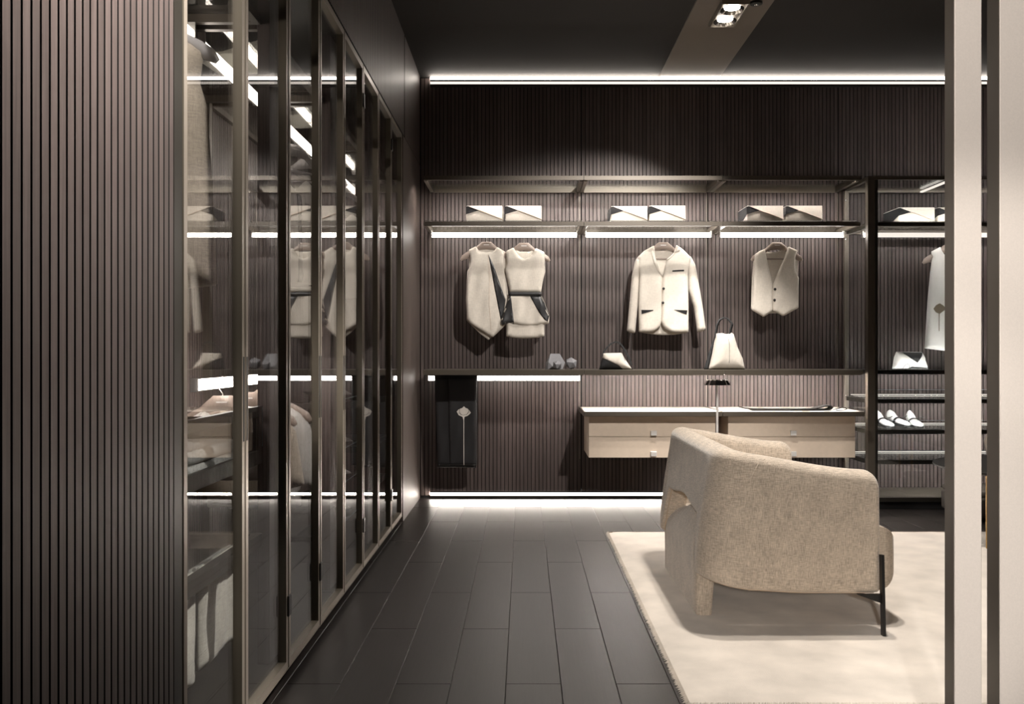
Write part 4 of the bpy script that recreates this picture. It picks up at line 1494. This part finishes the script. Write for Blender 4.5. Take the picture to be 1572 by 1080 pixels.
# ------------------------------------------------------------------ rug
RX0, RX1, RY0, RY1, RT = 0.515, 3.75, 2.93, 5.76, 0.018
rug = thing('rug', 'large cream wool rug under the armchair', 'rug', ((RX0 + RX1) / 2, (RY0 + RY1) / 2, 0.0))
nx_, ny_ = 90, 80
rr = random.Random(3)
v, f = [], []
for j in range(ny_ + 1):
    for i in range(nx_ + 1):
        x = RX0 + (RX1 - RX0) * i / nx_
        y = RY0 + (RY1 - RY0) * j / ny_
        e = (i in (0, nx_)) or (j in (0, ny_))
        if e:
            x += rr.uniform(-0.004, 0.004)
            y += rr.uniform(-0.004, 0.004)
        v.append((x, y, RT * (0.45 if e else 1.0) + rr.uniform(-0.0012, 0.0012)))
for j in range(ny_):
    for i in range(nx_):
        a = j * (nx_ + 1) + i
        f.append((a, a + 1, a + nx_ + 2, a + nx_ + 1))
MB().add(v, f).box(RX0 + 0.004, RX1 - 0.004, RY0 + 0.004, RY1 - 0.004, 0.0005, RT * 0.4).build('pile', 'rug_wool', rug, 'all')
mb = MB()
for side in range(4):
    L = (RY1 - RY0) if side in (0, 1) else (RX1 - RX0)
    k = int(L / 0.0045)
    for q in range(k):
        s = (q + rr.random()) / k
        if side == 0:
            p, d = Vector((RX0, RY0 + s * L, RT * 0.6)), Vector((-1, 0, 0))
        elif side == 1:
            p, d = Vector((RX1, RY0 + s * L, RT * 0.6)), Vector((1, 0, 0))
        elif side == 2:
            p, d = Vector((RX0 + s * L, RY0, RT * 0.6)), Vector((0, -1, 0))
        else:
            p, d = Vector((RX0 + s * L, RY1, RT * 0.6)), Vector((0, 1, 0))
        sd = Vector((-d.y, d.x, 0)) * 0.0032
        ln = rr.uniform(0.006, 0.015)
        tip = p + d * ln + sd * rr.uniform(-1.5, 1.5) + Vector((0, 0, rr.uniform(-0.009, -0.003)))
        b = p - d * 0.006
        mb.add([b - sd, b + sd, b + Vector((0, 0, 0.006)), tip], [(0, 1, 3), (1, 2, 3), (2, 0, 3)])
tag(mb.build('edge_tuft', 'rug_wool', rug), kind='stuff')

# ------------------------------------------------------------------ armchair
ch = thing('armchair', 'wide sand-coloured armchair with a wraparound shell, seen from behind on the rug', 'armchair', (1.05, 4.3, RT))
AX0, AX1, AY0, AY1 = 0.700, 1.375, 3.66, 4.95
AR, AT = 0.185, 0.105
path = []      # (x, y, nx, ny, kind-weight of the back, distance from the nearer arm end)


def sstep(a, b, t):
    t = min(1.0, max(0.0, (t - a) / (b - a)))
    return t * t * (3 - 2 * t)


for q in [0, .002, .005, .009, .014, .021, .03, .045, .06] + [0.06 + (AX1 - AX0 - AR - 0.06) * k / 14 for k in range(1, 15)]:
    path.append((AX1 - q, AY0, 0, -1, 0.0))
for k in range(1, 13):
    a = PI / 2 * k / 13
    path.append((AX0 + AR - AR * math.sin(a), AY0 + AR - AR * math.cos(a), -math.sin(a), -math.cos(a), sstep(0, 1, k / 13)))
yb0, yb1 = AY0 + AR, AY1 - AR
nb = 44
mid = []
for k in range(nb + 1):
    mid.append((AX0, yb0 + (yb1 - yb0) * k / nb, -1, 0, 1.0))
def edge_drop(d, r=0.06):
    """How far the top of an arm falls at distance d from its front end."""
    return r - math.sqrt(max(0.0, r * r - (r - d) ** 2)) if d < r else 0.0


path2 = [(x, AY0 + AY1 - y, nx_, -ny_, w_) for x, y, nx_, ny_, w_ in reversed(path)]
path = path + mid + path2
rings = []
for (x, y, nx_, ny_, wb_) in path:
    de = min(abs(AX1 - x), 9) if ny_ != 0 and wb_ == 0 else 9
    T = 0.650 + 0.080 * sstep(0, 1, (AX1 - x) / (AX1 - AX0))
    T -= edge_drop(de + 0.021)
    dyb = min(y - yb0, yb1 - y)                  # distance along the back from the corner
    low = 0.172 + 0.020 * sstep(0.35, 1.0, (AX1 - x) / (AX1 - AX0))
    if wb_ > 0 and wb_ < 1:
        low += 0.02 * wb_
    if wb_ == 1.0:
        low += 0.02
        a = sstep(0.0, 0.085, dyb)
        low = low * (1 - a) + 0.435 * a + 0.03 * sstep(0.1, 0.45, dyb) * a
    n_ = Vector((nx_, ny_, 0))
    base = Vector((x, y, 0))
    half = AT / 2
    ring = []
    lean = 0.13 * wb_

    def at(off, z):
        p = base - n_ * off + Vector((0, 0, z))
        p.x += lean * max(0, z - 0.25)
        if wb_ < 1:                             # arms belly out very slightly
            p += n_ * 0.010 * math.sin(PI * min(1, max(0, (z - 0.17) / 0.5)))
        return p
    rb = 0.018
    for k in range(9):
        z = low + rb + (T - half * 0.7 - low - rb) * k / 8
        ring.append(at(0, z))
    for k in range(1, 8):
        a = PI * k / 8
        ring.append(at(half - half * math.cos(a), T - half * 0.7 + half * 0.7 * math.sin(a)))
    for k in range(9):
        z = T - half * 0.7 - (T - half * 0.7 - low - rb) * k / 8
        ring.append(at(AT, z))
    for k in range(1, 5):
        a = PI / 2 * k / 4
        ring.append(at(AT - rb + rb * math.cos(a), low + rb - rb * math.sin(a)))
    for k in range(0, 4):
        a = PI / 2 * k / 4
        ring.append(at(rb - rb * math.sin(a), low + rb - rb * math.cos(a)))
    rings.append(ring)
m = len(rings[0])
# rounded front ends of the arms
def shrink(ring, dx, k):
    c = sum(ring, Vector()) / len(ring)
    z0, z1 = min(p.z for p in ring), max(p.z for p in ring)
    fall = edge_drop(0.021 - dx) - edge_drop(0.021)
    return [Vector((p.x + dx, c.y + (p.y - c.y) * k, p.z - fall * (p.z - z0) / (z1 - z0))) for p in ring]


for k, dx in ((0.93, 0.010), (0.72, 0.018), (0.35, 0.021)):
    rings.insert(0, shrink(rings[0] if k == 0.93 else RB, dx, k))
    if k == 0.93:
        RB = rings[1]
RE = rings[-1]
for k, dx in ((0.93, 0.010), (0.72, 0.018), (0.35, 0.021)):
    rings.append(shrink(RE, dx, k))
v = [p for r in rings for p in r]
f = []
for i in range(len(rings) - 1):
    for k in range(m):
        f.append((i * m + k, i * m + (k + 1) % m, (i + 1) * m + (k + 1) % m, (i + 1) * m + k))
f.append(tuple(range(m)))
f.append(tuple(reversed([(len(rings) - 1) * m + k for k in range(m)])))
shell = MB().add(v, f).build('shell', 'sofa_fabric', ch, 'all')
# piping along the lower outer edge of the shell, and the slanting seams at the back corners
low_line = [r[-4] + Vector((0, 0, -0.001)) for r in rings[3:-3]]
MB().tube(low_line, 0.0028, 6).build('piping', 'piping_tan', shell, True)
for s in (0, 1):
    pts = []
    n0 = 20
    for k in range(9):
        r = rings[3 + n0 + k] if s == 0 else rings[-4 - n0 - k]
        pts.append(r[min(8, 9 - 1 - k // 2) if k else 10])
    MB().tube(pts, 0.0022, 5).build('seam', 'sofa_fabric', shell, True)
# seat cushion with a bull-nosed front
bm = bmesh.new()
bmesh.ops.create_cube(bm, size=1)
X0, X1, Y0, Y1, Z0, Z1 = 0.903, 1.523, AY0 + AT + 0.004, AY1 - AT - 0.004, 0.155, 0.415
for q in bm.verts:
    q.co = ((X0 + X1) / 2 + q.co.x * (X1 - X0), (Y0 + Y1) / 2 + q.co.y * (Y1 - Y0), (Z0 + Z1) / 2 + q.co.z * (Z1 - Z0))
bmesh.ops.bevel(bm, geom=[e for e in bm.edges if abs(e.verts[0].co.x - X1) < 1e-6 and abs(e.verts[1].co.x - X1) < 1e-6], offset=0.105, segments=9, affect='EDGES', profile=0.5)
MB().bm(bm).build('seat_cushion', 'sofa_fabric', ch, 35)
# seat back that runs down to the floor as a slab
prof = [(0.722, RT), (0.720, 0.225)]
for k in range(1, 9):
    a = PI / 2 * k / 8
    prof.append((0.720 + 0.14 * (1 - math.cos(a)), 0.225 + 0.122 * math.sin(a)))
prof += [(0.898, 0.347), (0.898, 0.31), (0.832, 0.30), (0.805, 0.22), (0.788, RT)]
n_ = len(prof)
v, f = [], []
ys = [(3.905, 0.016), (3.909, 0.006), (3.920, 0.0)] + [(3.92 + 0.086 * k, 0.0) for k in range(1, 11)] + [(4.791, 0.006), (4.795, 0.016)]
cxm = 0.757
for y, ins in ys:
    for px_, pz in prof:
        sx = ins if px_ < cxm else -ins
        v.append((px_ + sx, y, pz - (ins if pz > 0.33 else 0) + 0.105 * sstep(0.10, 0.347, pz) * sstep(4.78, 4.20, y) if pz > 0.1 else pz))
for i in range(len(ys) - 1):
    for k in range(n_):
        f.append((i * n_ + k, i * n_ + (k + 1) % n_, (i + 1) * n_ + (k + 1) % n_, (i + 1) * n_ + k))
f.append(tuple(range(n_)))
f.append(tuple(reversed([(len(ys) - 1) * n_ + k for k in range(n_)])))
MB().add(v, f).build('back_slab', 'sofa_fabric', ch, 50)
MB().bbox(0.806, 1.30, AY0 + AT + 0.006, AY1 - AT - 0.006, 0.185, 0.290, 0.01, 2).build('seat_light_block', 'sofa_fabric', ch)  # filler added under the cushion to block light leaking past the slab
for s in (0, 1):
    def my(y):
        return y if s == 0 else AY0 + AY1 - y
    mb = MB()
    a, b = (1.3965, my(3.652), 0.325), (1.392, my(3.622), RT)
    mb.rib([a, b], 0.011, 0.026, (1, 0, 0))
    mb.prism([(1.300, 0.171), (1.398, 0.171), (1.398, 0.135), (1.385, 0.140)], 'Y', my(3.640), my(3.664))
    mb.build('leg', 'black_metal', ch)

# ------------------------------------------------------------------ things beyond the cream posts
pf = thing('pouf', 'low greige leather pouf behind the cream posts', 'pouf', (3.0, 6.2, 0))
x0 = wx(1443.5, 6.55)
MB().bbox(x0, x0 + 0.62, 6.12, 6.55, 0.030, 0.165, 0.02, 3).build('body', 'greige_leather', pf, True)
MB().bbox(x0 + 0.004, x0 + 0.616, 6.124, 6.546, 0.1655, 0.205, 0.016, 3).build('cushion', 'greige_leather', pf, True)
MB().box(x0 + 0.05, x0 + 0.57, 6.17, 6.50, 0.0, 0.0295).build('base', 'black_metal', pf)
ct_ = (2.96, 5.30)
tb = thing('coffee_table', 'round dark coffee table with brass legs half hidden by the cream posts', 'table', (ct_[0], ct_[1], RT))
rad = ct_[0] - wx(1446, ct_[1])
MB().lathe([(rad - 0.02, 0.0), (rad, 0.008), (rad, 0.016)], (ct_[0], ct_[1], 0.455), 48).build('top', 'black_metal', tb, 30)
for a in (2.05, 3.31, 4.56, 5.82, 0.79):
    px_, py_ = ct_[0] + 0.37 * math.cos(a), ct_[1] + 0.37 * math.sin(a)
    MB().tube([(px_, py_, RT + 0.001), (px_, py_, 0.4548)], 0.009, 10).build('leg', 'brass', tb, True)
vx, vy = 2.715, 5.30
vs = thing('vase', 'bronze leaf-shaped vessel on the coffee table', 'vase', (vx, vy, 0.4712))
MB().lathe([(0.03, 0.0), (0.05, 0.01), (0.085, 0.06), (0.10, 0.14), (0.075, 0.20), (0.035, 0.245), (0.028, 0.245), (0.066, 0.198), (0.09, 0.14), (0.0, 0.03)], (vx, vy, 0.4712), 24).build('body', 'bronze_light', vs, True)
MB().tube([(vx - 0.09, vy - 0.03, 0.54), (vx - 0.104, vy - 0.04, 0.57), (vx - 0.094, vy - 0.03, 0.62), (vx - 0.07, vy, 0.645)], 0.006, 8).build('handle', 'bronze_light', vs, True)

# ------------------------------------------------------------------ cream posts of the room divider
def post(x0, x1, d_, label):
    t = thing('divider_post', label, 'post', ((x0 + x1) / 2, 2.32, 0.0), 'tall cream-faced posts of the room divider')
    MB().box(x0, x1, 2.304, 2.30 + d_, 0.0, CEIL - 0.013).build('body', 'bronze', t)
    MB().bbox(x0 + 0.0008, x1 - 0.0008, 2.298, 2.3038, 0.0, CEIL - 0.013, 0.001, 1).build('face', 'cream_leather', t)


post(wx(1465.5, 2.298), wx(1507.5, 2.298), 0.052, 'slim cream-faced post from floor to ceiling, standing nearer the armchair')
post(wx(1535.0, 2.298), wx(1535.0, 2.298) + 0.16, 0.062, 'wide cream-faced post from floor to ceiling, cut by the photo edge')
